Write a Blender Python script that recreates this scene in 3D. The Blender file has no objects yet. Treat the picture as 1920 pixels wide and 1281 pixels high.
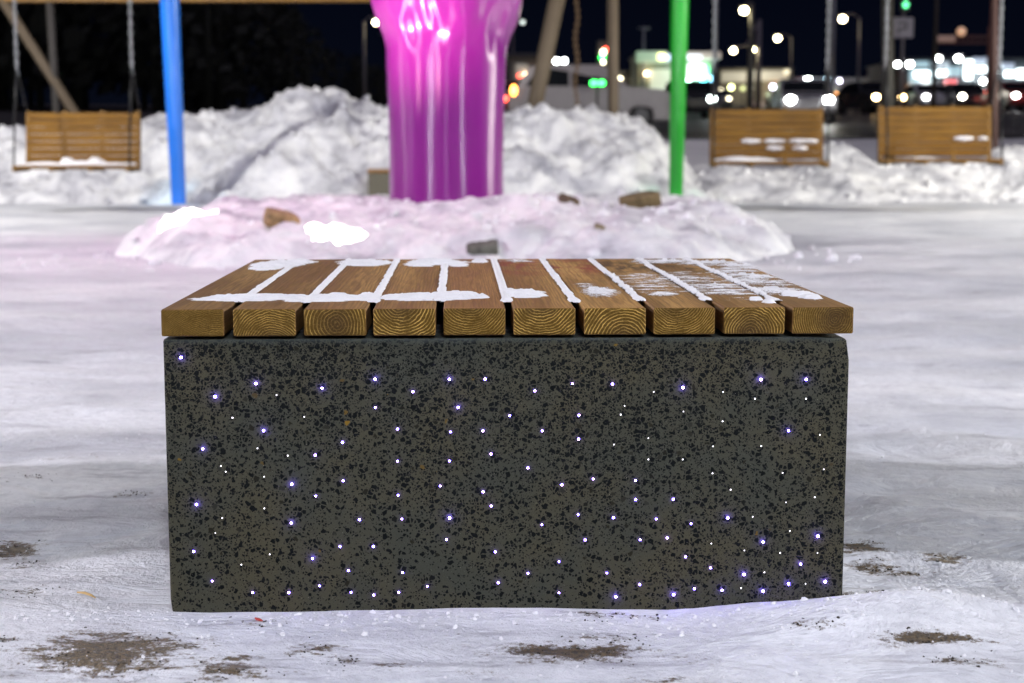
import bpy, bmesh, math, random
from mathutils import Vector, Matrix, noise
R = math.radians
rnd = random.Random(7)
S = bpy.context.scene
C = S.collection

# ------------------------------------------------------------ camera
FPX, HC, PITCH = 2850.0, 0.69, math.atan((640.5-283)/2850.0)
cam_d = bpy.data.cameras.new('camera'); cam = bpy.data.objects.new('camera', cam_d); C.objects.link(cam)
cam.location = (0, 0, HC); cam.rotation_euler = (R(90)-PITCH, 0, 0)
cam_d.sensor_width = 36; cam_d.lens = FPX/1920*36
cam_d.clip_start = 0.05; cam_d.clip_end = 3000
cam_d.dof.use_dof = True; cam_d.dof.focus_distance = 2.42; cam_d.dof.aperture_fstop = 5.2
S.camera = cam
S.render.resolution_x, S.render.resolution_y = 1024, 683

# ------------------------------------------------------------ world, lights, exposure
W = bpy.data.worlds.new('World'); S.world = W; W.use_nodes = True
wn = W.node_tree.nodes; wl = W.node_tree.links
bg = wn['Background']
tc = wn.new('ShaderNodeTexCoord'); sx = wn.new('ShaderNodeSeparateXYZ'); cr = wn.new('ShaderNodeValToRGB')
wl.new(tc.outputs['Generated'], sx.inputs[0]); wl.new(sx.outputs[2], cr.inputs[0]); wl.new(cr.outputs[0], bg.inputs[0])
cr.color_ramp.elements[0].position = 0.0; cr.color_ramp.elements[0].color = (0.0022, 0.0032, 0.0072, 1)
cr.color_ramp.elements[1].position = 0.5; cr.color_ramp.elements[1].color = (0.0007, 0.0012, 0.0040, 1)
e = cr.color_ramp.elements.new(0.10); e.color = (0.0012, 0.0019, 0.0055, 1)
bg.inputs[1].default_value = 1.0

def lamp(name, kind, loc, energy, color, size=0.3, target=None, **kw):
    d = bpy.data.lights.new(name, kind); o = bpy.data.objects.new(name, d); C.objects.link(o)
    o.location = loc; d.energy = energy; d.color = color
    if kind in ('POINT', 'SPOT'): d.shadow_soft_size = size
    if target is not None:
        v = Vector(target)-Vector(loc); o.rotation_euler = v.to_track_quat('-Z', 'Y').to_euler()
    for k, v in kw.items(): setattr(d, k, v)
    return o
sun = lamp('city_glow', 'SUN', (0, 0, 20), 0.55, (0.82, 0.74, 1.0), target=(1, 4, 13)); sun.data.angle = R(60)
sun.rotation_euler = Vector((-0.15, 0.45, -1)).to_track_quat('-Z', 'Y').to_euler()
# flood lights of the square (out of view), the last one an added fill
lamp('unseen_square_light', 'POINT', (0.9, -3.6, 4.4), 1000, (0.84, 0.93, 1.0), 0.35)
lamp('unseen_square_light', 'POINT', (-7.0, 1.35, 2.6), 1800, (0.93, 0.89, 1.0), 0.12)
lamp('unseen_square_light', 'POINT', (7.5, 1.25, 2.6), 1950, (0.93, 0.91, 1.0), 0.12)
lamp('unseen_square_light', 'POINT', (-9.5, 14.5, 6.0), 2600, (1.0, 0.98, 0.94), 0.25)
lamp('unseen_square_light', 'POINT', (13, 15.5, 5.0), 4900, (1.0, 0.97, 0.87), 0.25)
lamp('unseen_square_light', 'POINT', (6.5, 13.0, 6.5), 500, (0.93, 0.97, 1.0), 0.12)  # unseen fill lamp added to brighten the mound and bank fronts
lamp('ground_uplight', 'SPOT', (-1.3, 9.75, 0.36), 720, (1.0, 0.52, 0.60), 0.10, target=(-0.45, 12.0, 2.25), spot_size=R(48), spot_blend=1.0)
lamp('ground_uplight', 'SPOT', (-2.6, 11.0, 0.40), 420, (1.0, 0.54, 0.62), 0.08, target=(-0.6, 12.2, 2.25), spot_size=R(50), spot_blend=1.0)
lamp('sculpture_pink_light', 'SPOT', (-2.3, 11.0, 3.6), 150, (1.0, 0.30, 0.72), 0.2, target=(-1.8, 10.0, 0.0), spot_size=R(120), spot_blend=1.0)
lamp('pillar_streak_light', 'POINT', (-6.4, 11.0, 3.0), 170, (1.0, 0.90, 1.0), 0.04)  # unseen lamp added to draw the white streak on the pillar
lamp('sculpture_blue_light', 'SPOT', (-4.75, 19.30, 3.9), 330, (0.35, 0.75, 1.0), 0.05, target=(-4.42, 19.8, 0.9), spot_size=R(20), spot_blend=1.0)
lamp('sculpture_green_light', 'SPOT', (2.15, 19.30, 3.9), 300, (0.25, 1.0, 0.45), 0.05, target=(2.15, 19.8, 0.9), spot_size=R(20), spot_blend=1.0)
S.view_settings.view_transform = 'Standard'; S.view_settings.look = 'None'
S.view_settings.exposure = 0.12; S.view_settings.gamma = 1.0

# ------------------------------------------------------------ helpers
def ray(px, py):
    return Vector(((px-960)/FPX, math.cos(PITCH)+(640.5-py)/FPX*math.sin(PITCH), -math.sin(PITCH)+(640.5-py)/FPX*math.cos(PITCH)))
def at(px, py, Y):
    d = ray(px, py); return Vector((0, 0, HC))+d*(Y/d.y)
def hit(px, py, z=0.0):
    d = ray(px, py); return Vector((0, 0, HC))+d*((z-HC)/d.z)
def sm(a, b, x):
    t = min(1, max(0, (x-a)/(b-a))); return t*t*(3-2*t)
def lerp_tab(tab, x):
    if x <= tab[0][0]: return tab[0][1]
    for (a, b), (c, d) in zip(tab, tab[1:]):
        if x <= c: return b+(d-b)*(x-a)/(c-a)
    return tab[-1][1]
def fr(x, y, z=0, o=4, h=0.9): return noise.fractal(Vector((x, y, z)), h, 2.0, o)

def tag(o, label=None, cat=None, group=None, kind=None):
    if label: o['label'] = label
    if cat: o['category'] = cat
    if group: o['group'] = group
    if kind: o['kind'] = kind
    return o
def empty(name, loc=(0, 0, 0), rz=0, label=None, cat=None, group=None):
    o = bpy.data.objects.new(name, None); C.objects.link(o); o.empty_display_size = 0.2
    o.location = loc; o.rotation_euler = (0, 0, rz); return tag(o, label, cat, group)
def obj(name, bm, mat, parent=None, smooth=False):
    me = bpy.data.meshes.new(name)
    if isinstance(bm, tuple): me.from_pydata(*bm)
    else: bm.to_mesh(me); bm.free()
    if smooth: me.polygons.foreach_set('use_smooth', [True]*len(me.polygons))
    o = bpy.data.objects.new(name, me); C.objects.link(o)
    if mat: me.materials.append(mat)
    if parent: o.parent = parent
    return o
def box(bm, c, s, rot=None, bev=0, seg=2):
    M = Matrix.Translation(c)
    if rot is not None: M = M @ rot
    r = bmesh.ops.create_cube(bm, size=1, matrix=M @ Matrix.Diagonal((s[0], s[1], s[2], 1)))
    if bev:
        es = list({e for v in r['verts'] for e in v.link_edges})
        bmesh.ops.bevel(bm, geom=es, offset=bev, segments=seg, affect='EDGES', profile=0.5)
def tube(bm, pts, radii, n=12, cap=True):
    rings = []
    pts = [Vector(p) for p in pts]
    for i, p in enumerate(pts):
        d = (pts[min(i+1, len(pts)-1)]-pts[max(i-1, 0)]).normalized()
        a = d.orthogonal().normalized() if abs(d.z) < .99 else Vector((1, 0, 0))
        if abs(d.z) < .99: a = d.cross(Vector((0, 0, 1))).normalized()
        b = d.cross(a).normalized(); r = radii[i] if isinstance(radii, (list, tuple)) else radii
        rings.append([bm.verts.new(p+a*r*math.cos(2*math.pi*k/n)+b*r*math.sin(2*math.pi*k/n)) for k in range(n)])
    for q, w in zip(rings, rings[1:]):
        for k in range(n):
            f = bm.faces.new((q[k], q[(k+1) % n], w[(k+1) % n], w[k])); f.smooth = True
    if cap: bm.faces.new(rings[0][::-1]); bm.faces.new(rings[-1])
    bmesh.ops.recalc_face_normals(bm, faces=bm.faces)
def ball(bm, c, r, sc=(1, 1, 1), sub=2):
    q = bmesh.ops.create_icosphere(bm, subdivisions=sub, radius=r, matrix=Matrix.Translation(c) @ Matrix.Diagonal((*sc, 1)))
    for v in q['verts']:
        for f in v.link_faces: f.smooth = True

# materials ---------------------------------------------------------
class NT:
    def __init__(s, name):
        s.m = bpy.data.materials.new(name); s.m.use_nodes = True
        s.n = s.m.node_tree.nodes; s.l = s.m.node_tree.links; s.p = s.n['Principled BSDF']
    def N(s, t, **kw):
        n = s.n.new('ShaderNode'+t)
        for k, v in kw.items():
            if k.startswith('i_'):
                key = k[2:]; n.inputs[int(key) if key.isdigit() else key.replace('_', ' ')].default_value = v
            else: setattr(n, k, v)
        return n
    def L(s, a, b): s.l.new(a, b)
    def setp(s, **kw):
        for k, v in kw.items():
            key = k.replace('_', ' ')
            if hasattr(v, 'is_linked'): s.L(v, s.p.inputs[key])
            else: s.p.inputs[key].default_value = v
    def math(s, op, a, b=None, c=None, clamp=False):
        n = s.n.new('ShaderNodeMath'); n.operation = op; n.use_clamp = clamp
        for i, v in enumerate((a, b, c)):
            if v is None: continue
            if hasattr(v, 'is_linked'): s.L(v, n.inputs[i])
            else: n.inputs[i].default_value = v
        return n.outputs[0]
    def vmath(s, op, a, b=None):
        n = s.n.new('ShaderNodeVectorMath'); n.operation = op
        for i, v in enumerate((a, b)):
            if v is None: continue
            if hasattr(v, 'is_linked'): s.L(v, n.inputs[i])
            else: n.inputs[i].default_value = v
        return n.outputs[0]
    def co(s, sc=(1, 1, 1), kind='Object', loc=(0, 0, 0)):
        t = s.N('TexCoord'); m = s.N('Mapping'); m.inputs['Scale'].default_value = sc; m.inputs['Location'].default_value = loc
        s.L(t.outputs[kind], m.inputs[0]); return m.outputs[0]
    def noise(s, v, scale, detail=4, rough=0.55, dist=0):
        n = s.N('TexNoise'); s.L(v, n.inputs['Vector']); n.inputs['Scale'].default_value = scale
        n.inputs['Detail'].default_value = detail; n.inputs['Roughness'].default_value = rough; n.inputs['Distortion'].default_value = dist
        return n.outputs['Fac']
    def ramp(s, f, stops, interp='LINEAR'):
        n = s.N('ValToRGB'); r = n.color_ramp; r.interpolation = interp
        while len(r.elements) < len(stops): r.elements.new(0.5)
        for e, (p, c) in zip(r.elements, stops):
            e.position = p; e.color = (c, c, c, 1) if not isinstance(c, tuple) else (*c, 1)
        s.L(f, n.inputs[0]); return n.outputs[0]
    def mix(s, f, a, b, mode='MIX'):
        n = s.N('Mix', data_type='RGBA', blend_type=mode)
        for i, v in ((0, f), (6, a), (7, b)):
            if hasattr(v, 'is_linked'): s.L(v, n.inputs[i])
            else: n.inputs[i].default_value = v if i == 0 else (*v, 1)
        return n.outputs[2]
    def bump(s, h, dist, strength=1.0):
        n = s.N('Bump'); n.inputs['Distance'].default_value = dist; n.inputs['Strength'].default_value = strength
        s.L(h, n.inputs['Height']); s.L(n.outputs[0], s.p.inputs['Normal'])
def rgb(r, g, b):
    f = lambda c: ((c/255+.055)/1.055)**2.4 if c > 10 else c/255/12.92
    return (f(r), f(g), f(b))
_mc = {}
def plain(name, col, rough=0.6, metal=0, var=0.15, emit=None, es=0, sample=False):
    if name in _mc: return _mc[name]
    t = NT(name); v = t.co(); n = t.noise(v, 6, 3)
    t.setp(Base_Color=t.mix(n, tuple(c*(1-var) for c in col), tuple(min(1, c*(1+var)) for c in col)), Roughness=rough, Metallic=metal)
    if emit:
        t.p.inputs['Emission Color'].default_value = (*emit, 1); t.p.inputs['Emission Strength'].default_value = es
    t.m.cycles.emission_sampling = 'FRONT' if sample else 'NONE'
    _mc[name] = t.m; return t.m
def glow(name, col, es, sample=False):
    return plain(name, (0.6, 0.6, 0.6), 0.4, 0, 0, col, es, sample)

def snow_mat(name, ground=False):
    t = NT(name); v = t.co((1, 1, 1))
    vs = t.co((0.55, 1.0, 1.0))
    big = t.noise(vs, 1.3, 5, 0.6, 0.4)
    col = t.ramp(big, [(0.30, (0.48, 0.50, 0.55)), (0.5, (0.70, 0.71, 0.74)), (0.68, (0.86, 0.86, 0.87))])
    fine = t.noise(v, 42, 4, 0.65)
    col = t.mix(t.ramp(fine, [(0.35, 0.28), (0.6, 0.0)]), col, (0.36, 0.37, 0.40))
    if ground:
        a = t.N('Attribute', attribute_name='dirt').outputs['Fac']
        n1 = t.noise(t.co((1.0, 1.9, 1), loc=(3, 1, 0)), 20, 6, 0.72)
        n2 = t.noise(v, 130, 4, 0.8)
        k = t.math('ADD', a, t.math('MULTIPLY', t.math('SUBTRACT', n1, 0.5), 2.6))
        k = t.math('ADD', k, t.math('MULTIPLY', t.math('SUBTRACT', n2, 0.5), 1.6))
        k = t.math('MULTIPLY', t.ramp(k, [(0.36, 0.0), (0.70, 1.0)]), t.ramp(a, [(0.02, 0), (0.2, 1)]))
        dc = t.mix(t.ramp(n2, [(0.38, 0.0), (0.62, 1.0)]), (0.012, 0.008, 0.003), (0.13, 0.082, 0.026))
        col = t.mix(t.math('MULTIPLY', k, 0.97), col, dc)
        # thin icy streaks with grit frozen in
        st = t.noise(t.co((0.45, 2.2, 1), loc=(7, 2, 0)), 5.5, 7, 0.7)
        col = t.mix(t.ramp(st, [(0.56, 0.0), (0.68, 0.55), (0.82, 0.75)]), col, (0.20, 0.19, 0.23))
        gr = t.math('MULTIPLY', t.ramp(t.noise(v, 95, 3, 0.6), [(0.655, 0.0), (0.70, 1.0)]), t.ramp(t.noise(v, 2.2, 3), [(0.5, 0), (0.62, 0.75)]))
        col = t.mix(gr, col, (0.10, 0.09, 0.075))
    t.setp(Base_Color=col, Roughness=t.ramp(big, [(0.3, 0.38), (0.7, 0.75)]))
    pk = t.noise(t.co((0.7, 1.3, 1)), 7, 6, 0.62, 0.8)
    crust = t.math('MULTIPLY', t.noise(v, 75, 5, 0.7), t.ramp(t.noise(v, 3.1, 3), [(0.4, 0.05), (0.62, 0.5)]))
    h = t.math('ADD', t.math('ADD', pk, crust), t.math('MULTIPLY', t.noise(v, 210, 3, 0.6), 0.05))
    t.bump(h, 0.035, 0.85)
    return t.m
M_ground = snow_mat('snow_ground', True)
def snow_pile_mat():
    t = NT('snow_pile'); v = t.co()
    a = t.noise(v, 2.2, 6, 0.62, 0.6)
    col = t.ramp(a, [(0.33, (0.38, 0.38, 0.41)), (0.46, (0.66, 0.66, 0.68)), (0.60, (0.88, 0.88, 0.87))])
    t.setp(Base_Color=col, Roughness=0.7)
    h = t.math('ADD', t.noise(v, 5, 6, 0.65), t.math('MULTIPLY', t.noise(v, 24, 4, 0.6), 0.25))
    t.bump(h, 0.07, 0.8); return t.m
M_pile = snow_pile_mat()
def snow_clean():
    t = NT('fresh_snow'); v = t.co()
    t_, t0 = t, None
    t.setp(Base_Color=t.mix(t.noise(v, 60, 4), (0.74, 0.74, 0.77), (0.90, 0.89, 0.89)), Roughness=0.7)
    t.bump(t.noise(v, 260, 5, 0.75), 0.003, 0.9); return t.m
M_fresh = snow_clean()

# ------------------------------------------------------------ ground
HT = [(0, 0), (23, 0), (30, 0.30), (47, 1.30), (63, 2.0), (100, 3.2), (140, 4.5), (200, 6.4), (300, 9.3), (700, 20)]
def ghei(x, y):
    d = math.hypot(x, y)
    if y < 0: base = 0
    else: base = lerp_tab(HT, d)
    n = 0.030*fr(x*0.35, y*0.8, 1, 4)+0.014*fr(x*2.2, y*3.4, 5, 4)
    if d < 6: n += 0.0035*fr(x*11, y*13, 9, 3)
    n -= 0.0
    # raised lip of packed snow along the bench foot, higher at the right end
    lip = math.exp(-((y-2.20)/0.07)**2)*sm(-0.75, -0.45, x)*(1-sm(0.60, 0.9, x))
    n *= 1-0.75*math.exp(-((y-2.2)/0.25)**2)*(1-sm(0.5, 1.2, abs(x)))
    prof = lerp_tab([(-0.6, 0.004), (-0.45, -0.002), (-0.1, 0.004), (0.1, 0.001), (0.235, -0.004), (0.28, 0.001), (0.36, 0.016), (0.6, 0.048)], x)
    n += lip*prof
    if y > 1.9 and y < 2.5 and abs(x) < .8: n -= 0.003
    return base+n
DIRT = [(200,1222,115,28,1.05),(285,1200,70,9,.6),(120,1238,50,10,.6),(470,1258,60,14,.45),(330,1208,60,12,.7),(420,1248,55,20,.75),(250,1250,60,12,.4),(590,1215,50,10,.55),(640,1232,30,6,.4),(1060,1216,115,10,1),(1140,1210,60,14,.7),(1150,1190,60,8,.45),
 (1740,1197,80,7,.95),(1770,1046,34,5,1),(1645,1112,44,9,1),(1612,1032,36,7,1),(1640,1060,42,9,.75),(1690,1068,60,6,.5),(26,1028,45,9,1),(50,1052,35,5,.6),(1120,1147,40,4,.6),(1200,1150,40,4,.6),
 (1535,1180,36,4,.6),(240,937,26,3,.6),(60,1112,50,9,.45),(1800,1232,70,7,.5),(10,1205,30,6,.6),(480,1165,60,8,.3),(1750,1120,60,8,.3),(60,905,50,5,.3),(1260,1260,120,8,.3),(130,860,60,6,.3),(1700,1150,60,5,.35),(740,1240,60,6,.35),(1820,690,80,5,.2),(1330,1225,60,6,.3),(900,1250,60,6,.25)]
DW = []
for px, py, rx, ry, s_ in DIRT:
    c = hit(px, py); a = hit(px, py-ry); b = hit(px, py+ry)
    DW.append((c.x, c.y, rx*c.y/FPX, abs(a.y-b.y)/2, s_))
def polar_grid(rs, ths, hf, wrap=False):
    vs = []; fs = []; n = len(ths)
    for r in rs:
        for t_ in ths:
            x, y = r*math.sin(t_), r*math.cos(t_); vs.append((x, y, hf(x, y)))
    for i in range(len(rs)-1):
        for j in range(n if wrap else n-1):
            k = (j+1) % n; fs.append((i*n+j, i*n+k, (i+1)*n+k, (i+1)*n+j))
    return vs, fs
rs = []; r = 0.25
while r < 720:
    rs.append(r); r *= 1.006 if 1.7 < r < 3.2 else (1.012 if r < 12 else 1.03)
ths = [R(a*0.25) for a in range(-88, 89)]+[R(a) for a in range(24, 337, 4)]
gv, gf = polar_grid(rs, ths, ghei, True)
n0 = len(gv); gv.append((0, 0, 0)); gf += [(n0, (j+1) % len(ths), j) for j in range(len(ths))]
gf = [f[::-1] for f in gf]
g = obj('snow_ground', (gv, [], gf), M_ground, None, True)
tag(g, 'trampled snow ground of the square with dirty patches', None, None, 'structure')
at_ = g.data.attributes.new('dirt', 'FLOAT', 'POINT'); vals = []
for x, y, z in gv:
    v = 0.0
    if 1.2 < y < 12 and abs(x) < 3:
        for cx, cy, rx, ry, s_ in DW:
            q = ((x-cx)/rx)**2+((y-cy)/ry)**2
            if q < 6: v = max(v, s_*math.exp(-q*0.55))
    vals.append(v)
at_.data.foreach_set('value', vals)
# parking lot and road beyond the square
M_asph = NT('dirty_asphalt'); v_ = M_asph.co((0.3, 1, 1))
M_asph.setp(Base_Color=M_asph.ramp(M_asph.noise(v_, 0.5, 6, 0.6), [(0.4, (0.035, 0.034, 0.036)), (0.6, (0.10, 0.095, 0.09)), (0.72, (0.30, 0.30, 0.31))]), Roughness=0.5)
rr = [q for q in rs if 41 < q < 260]; tt = [R(a*0.25) for a in range(-88, 89)]
rv, rf = polar_grid(rr, tt, lambda x, y: ghei(x, y)+0.06)
tag(obj('road', (rv, [], [f[::-1] for f in rf]), M_asph.m, None, True), 'dark slushy road and parking area beyond the square', None, None, 'structure')

# ------------------------------------------------------------ snow mound under the pillar, snow banks
def sheet(name, x0, x1, y0, y1, step, hf, label):
    nx = int((x1-x0)/step)+1; ny = int((y1-y0)/step)+1
    vs = [(x0+i*step, y0+j*step, hf(x0+i*step, y0+j*step)) for j in range(ny) for i in range(nx)]
    fs = [(j*nx+i, j*nx+i+1, (j+1)*nx+i+1, (j+1)*nx+i) for j in range(ny-1) for i in range(nx-1)
          if max(vs[q][2] for q in (j*nx+i, j*nx+i+1, (j+1)*nx+i+1, (j+1)*nx+i)) > -0.12]
    return tag(obj(name, (vs, [], fs), M_pile, None, True), label, None, None, 'structure')
def mound(x, y):
    xc = (x+0.50)
    wl_, wr_ = 2.35, 2.55
    u = xc/(wl_ if xc < 0 else wr_)
    v = (y-11.6)/(2.7 if y < 11.6 else 3.4)
    q = abs(u)**3.0+abs(v)**2.6
    h = 0.30*(1-sm(0.42, 1.12, q+0.22*fr(x*0.9, y*0.9, 3, 3)))
    h *= 0.72+0.28*sm(8.6, 12.2, y)
    # clumpy shoulder in front of the pillar
    h += 0.075*math.exp(-((x-0.02)/0.42)**2-((y-11.3)/0.8)**2)
    h += 0.05*math.exp(-((x+1.35)/0.5)**2-((y-11.6)/0.7)**2)
    m = sm(0.0, 0.10, h)
    return h+m*(0.060*fr(x*1.6, y*1.6, 7, 5)+0.042*fr(x*6, y*6, 2, 5, 0.7))-0.03-(1-m)*0.10
def mound_fix(x, y): return mound(x, y)
sheet('snow_mound', -3.8, 3.0, 8.2, 15.4, 0.04, mound_fix, 'low pinkish snow mound around the foot of the magenta pillar')
RIDGE_L = [(-400,252),(-40,248),(60,252),(180,250),(238,250),(270,232),(310,228),(350,236),(400,220),(440,213),(480,198),(530,187),(600,182),(650,188),(690,203),(740,212),(820,216),(960,216),(1000,214),(1060,213),(1100,212),(1160,216),(1200,222),(1232,252),(1262,292),(1300,345),(1340,366),(1400,385)]
def bank(tab, Y0, w_front, amp, seed):
    def f(x, y):
        px = 960+x/Y0*FPX
        top = at(px, lerp_tab(tab, px), Y0).z
        top += 0.02*fr(x*4, 1, seed, 3)
        t = (y-(Y0-w_front))/w_front
        if t < 1: s_ = sm(-0.1, 1.0, t)**0.8
        else: s_ = 1-0.7*sm(0, 1, (y-Y0)/3.0)
        m = min(1, max(0, t*4+0.3))
        nz = amp*(fr(x*0.9, y*1.1, seed, 6, 0.8)+0.5*abs(fr(x*2.2+y, y*2.2-x, seed+4, 4, 0.7)))
        q = abs(s_*top*(1)) + nz*m*min(1, max(0.12, top))*(1-0.55*math.exp(-((t-1)/0.12)**2))
        edge = 1-sm(Y0+1.8, Y0+3.2, y)
        return (q-0.10*(1-m))*edge-0.16*(1-edge)
    return f
sheet('snow_bank', -11.5, 3.4, 19.6, 25.6, 0.06, bank(RIDGE_L, 22.4, 2.4, 0.30, 11), 'high ploughed snow bank behind the swing and the magenta pillar')
RIDGE_R = [(1200,340),(1260,330),(1300,318),(1340,310),(1400,318),(1480,322),(1505,308),(1530,285),(1560,280),(1585,296),(1620,312),(1680,316),(1730,308),(1790,316),(1825,308),(1850,290),(1900,285),(1960,280),(2100,290),(2400,300)]
sheet('snow_bank', 2.2, 12.5, 20.2, 26.2, 0.06, bank(RIDGE_R, 22.8, 2.0, 0.26, 31), 'low bright lumpy snow bank behind the two swings on the right')

# ------------------------------------------------------------ the bench
BX, BY, BROT = -0.003, 2.236, R(2.0)
SW, GAPW, TH, DEP, TOPZ = 0.0918, 0.0119, 0.040, 1.035, 0.459
bench = empty('park_bench', (BX, BY, 0), BROT, 'square bench of ten wooden slats on a dark speckled concrete block with tiny violet lights', 'bench')
binv = (Matrix.Translation((BX, BY, 0)) @ Matrix.Rotation(BROT, 4, 'Z')).inverted()
def wood(i, cx, cz, tone, red=0.0):
    t = NT('larch_slat_%d' % i)
    tcn = t.N('TexCoord').outputs['Object']
    sp = t.N('SeparateXYZ'); t.L(tcn, sp.inputs[0])
    # slow wobble of the rings along the board, plus waviness
    wv = t.N('Mapping'); wv.inputs['Scale'].default_value = (14, 1.3, 14); wv.inputs['Location'].default_value = (i*3.1, i, i*1.7); t.L(tcn, wv.inputs[0])
    wob = t.noise(wv.outputs[0], 1.0, 2, 0.5); wob2 = t.noise(wv.outputs[0], 3.3, 3, 0.6)
    dx = t.math('ADD', t.math('SUBTRACT', sp.outputs[0], cx), t.math('MULTIPLY', t.math('SUBTRACT', wob, 0.5), 0.020))
    dz = t.math('ADD', t.math('SUBTRACT', sp.outputs[2], cz), t.math('MULTIPLY', t.math('SUBTRACT', wob2, 0.5), 0.010))
    rr_ = t.math('SQRT', t.math('ADD', t.math('MULTIPLY', dx, dx), t.math('MULTIPLY', dz, dz)))
    ph = t.math('ADD', t.math('MULTIPLY', rr_, 2*math.pi/PER[i]), t.math('MULTIPLY', t.noise(wv.outputs[0], 2.0, 3), 6.0))
    ring = t.math('MULTIPLY_ADD', t.math('SINE', ph), 0.5, 0.5)
    # which faces are end grain: geometry normal along the board
    gn = t.N('SeparateXYZ'); t.L(t.N('TexCoord').outputs['Normal'], gn.inputs[0])
    end = t.math('GREATER_THAN', t.math('ABSOLUTE', gn.outputs[1]), 0.6)
    fib = t.N('Mapping'); fib.inputs['Scale'].default_value = (260, 9, 260); t.L(tcn, fib.inputs[0])
    fibre = t.noise(fib.outputs[0], 1.0, 4, 0.6)
    blotch = t.noise(wv.outputs[0], 0.8, 5, 0.6)
    late = t.ramp(ring, [(0.55, 0.0), (0.92, 1.0)])
    k = tone
    a1 = tuple(c*k for c in (0.40, 0.222, 0.068)); a2 = tuple(c*k for c in (0.21, 0.105, 0.030))
    top = t.mix(t.math('MULTIPLY', late, 0.55), a1, a2)
    top = t.mix(t.ramp(fibre, [(0.35, 0.5), (0.6, 0.0)]), top, tuple(c*k*0.45 for c in (0.16, 0.08, 0.03)))
    top = t.mix(t.ramp(blotch, [(0.42, 0.55), (0.62, 0.0)]), top, tuple(c*k for c in (0.11, 0.052, 0.016)))
    if red: top = t.mix(red, top, (0.24, 0.052, 0.040))
    # paint-like red stain blots
    if i in (5, 6, 7, 8):
        st = t.noise(t.co((1, 0.35, 1), loc=(i, 0.3, 0)), 22, 5, 0.7)
        back = t.ramp(t.math('DIVIDE', sp.outputs[1], DEP), [(0.55, 0.0), (0.75, 1.0), (0.97, 0.6)])
        top = t.mix(t.math('MULTIPLY', t.ramp(st, [(0.47, 0.0), (0.56, 0.85)]), back), top, (0.20, 0.022, 0.022) if i < 7 else (0.035, 0.018, 0.010))
    speck = t.N('TexNoise'); t.L(t.co((1, 1, 1), loc=(i, 0, 0)), speck.inputs['Vector']); speck.inputs['Scale'].default_value = 330; speck.inputs['Detail'].default_value = 3; speck.inputs['Roughness'].default_value = 0.7
    ring2 = t.ramp(ring, [(0.66, 0.0), (0.90, 0.45), (0.98, 1.0)])
    ringv = t.math('MULTIPLY', ring2, t.ramp(t.noise(wv.outputs[0], 4, 4), [(0.35, 0.15), (0.62, 1.0)]))
    ek = EK[i]; endc = t.mix(t.math('MULTIPLY', ringv, ek), (0.096, 0.049, 0.003), (0.74, 0.46, 0.12))
    core = t.ramp(t.math('DIVIDE', rr_, 0.05), [(0.15, 0.75), (0.8, 0.0)])
    endc = t.mix(core, endc, (0.050, 0.024, 0.006))
    endc = t.mix(t.ramp(speck.outputs['Fac'], [(0.55, 0.0), (0.75, 0.75)]), endc, (0.26, 0.17, 0.05))
    endc = t.mix(t.ramp(speck.outputs['Fac'], [(0.28, 0.7), (0.45, 0.0)]), endc, (0.030, 0.018, 0.006))
    t.setp(Base_Color=t.mix(end, top, endc), Roughness=t.ramp(blotch, [(0.4, 0.58), (0.6, 0.78)]))
    t.p.inputs['Specular IOR Level'].default_value = 0.18
    t.bump(t.math('ADD', t.math('MULTIPLY', ring, 0.5), fibre), 0.0007, 0.7)
    return t.m
EK = [0.35, 0.75, 0.65, 0.95, 0.6, 0.95, 1.0, 0.7, 0.9, 0.5]
PER = [0.0026, 0.0036, 0.0048, 0.0044, 0.0036, 0.0042, 0.0048, 0.0036, 0.0040, 0.0034]
PITH = [(0.05,-0.10),(0.012,-0.018),(0.002,0.018),(-0.004,0.052),(-0.01,0.062),(-0.006,0.060),(0.014,-0.012),(-0.012,0.055),(-0.004,0.002),(0.020,0.022)]
TONE = [0.72,0.82,0.86,0.92,1.0,1.08,1.12,0.98,0.95,0.9]
REDN = [0,0,0.04,0.06,0.16,0.03,0.0,0,0,0]
slat_x = []
for i in range(10):
    x = (i-4.5)*(SW+GAPW)+rnd.uniform(-.0007, .0007); slat_x.append(x)
    bm = bmesh.new()
    dy = rnd.uniform(-0.0012, 0.0012)
    box(bm, (0, DEP/2, TH/2), (SW, DEP, TH), bev=0.0030, seg=3)
    # long boards are never dead straight
    for v in bm.verts: v.co.x += 0.0006*math.sin(v.co.y*3+i); v.co.z += rnd.uniform(-.0002, .0002)
    px_, pz_ = PITH[i]
    o = obj('slat', bm, wood(i, px_, pz_, TONE[i], REDN[i]), bench)
    o.location = (x, dy, TOPZ-TH)
    for p in o.data.polygons: p.use_smooth = False
bm = bmesh.new()
for y in (0.10, DEP/2, DEP-0.10): box(bm, (0, y, TOPZ-TH-0.0024), (0.98, 0.05, 0.0042))
obj('batten', bm, plain('dark_steel_batten', (0.012, 0.012, 0.013), 0.6), bench)
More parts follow.
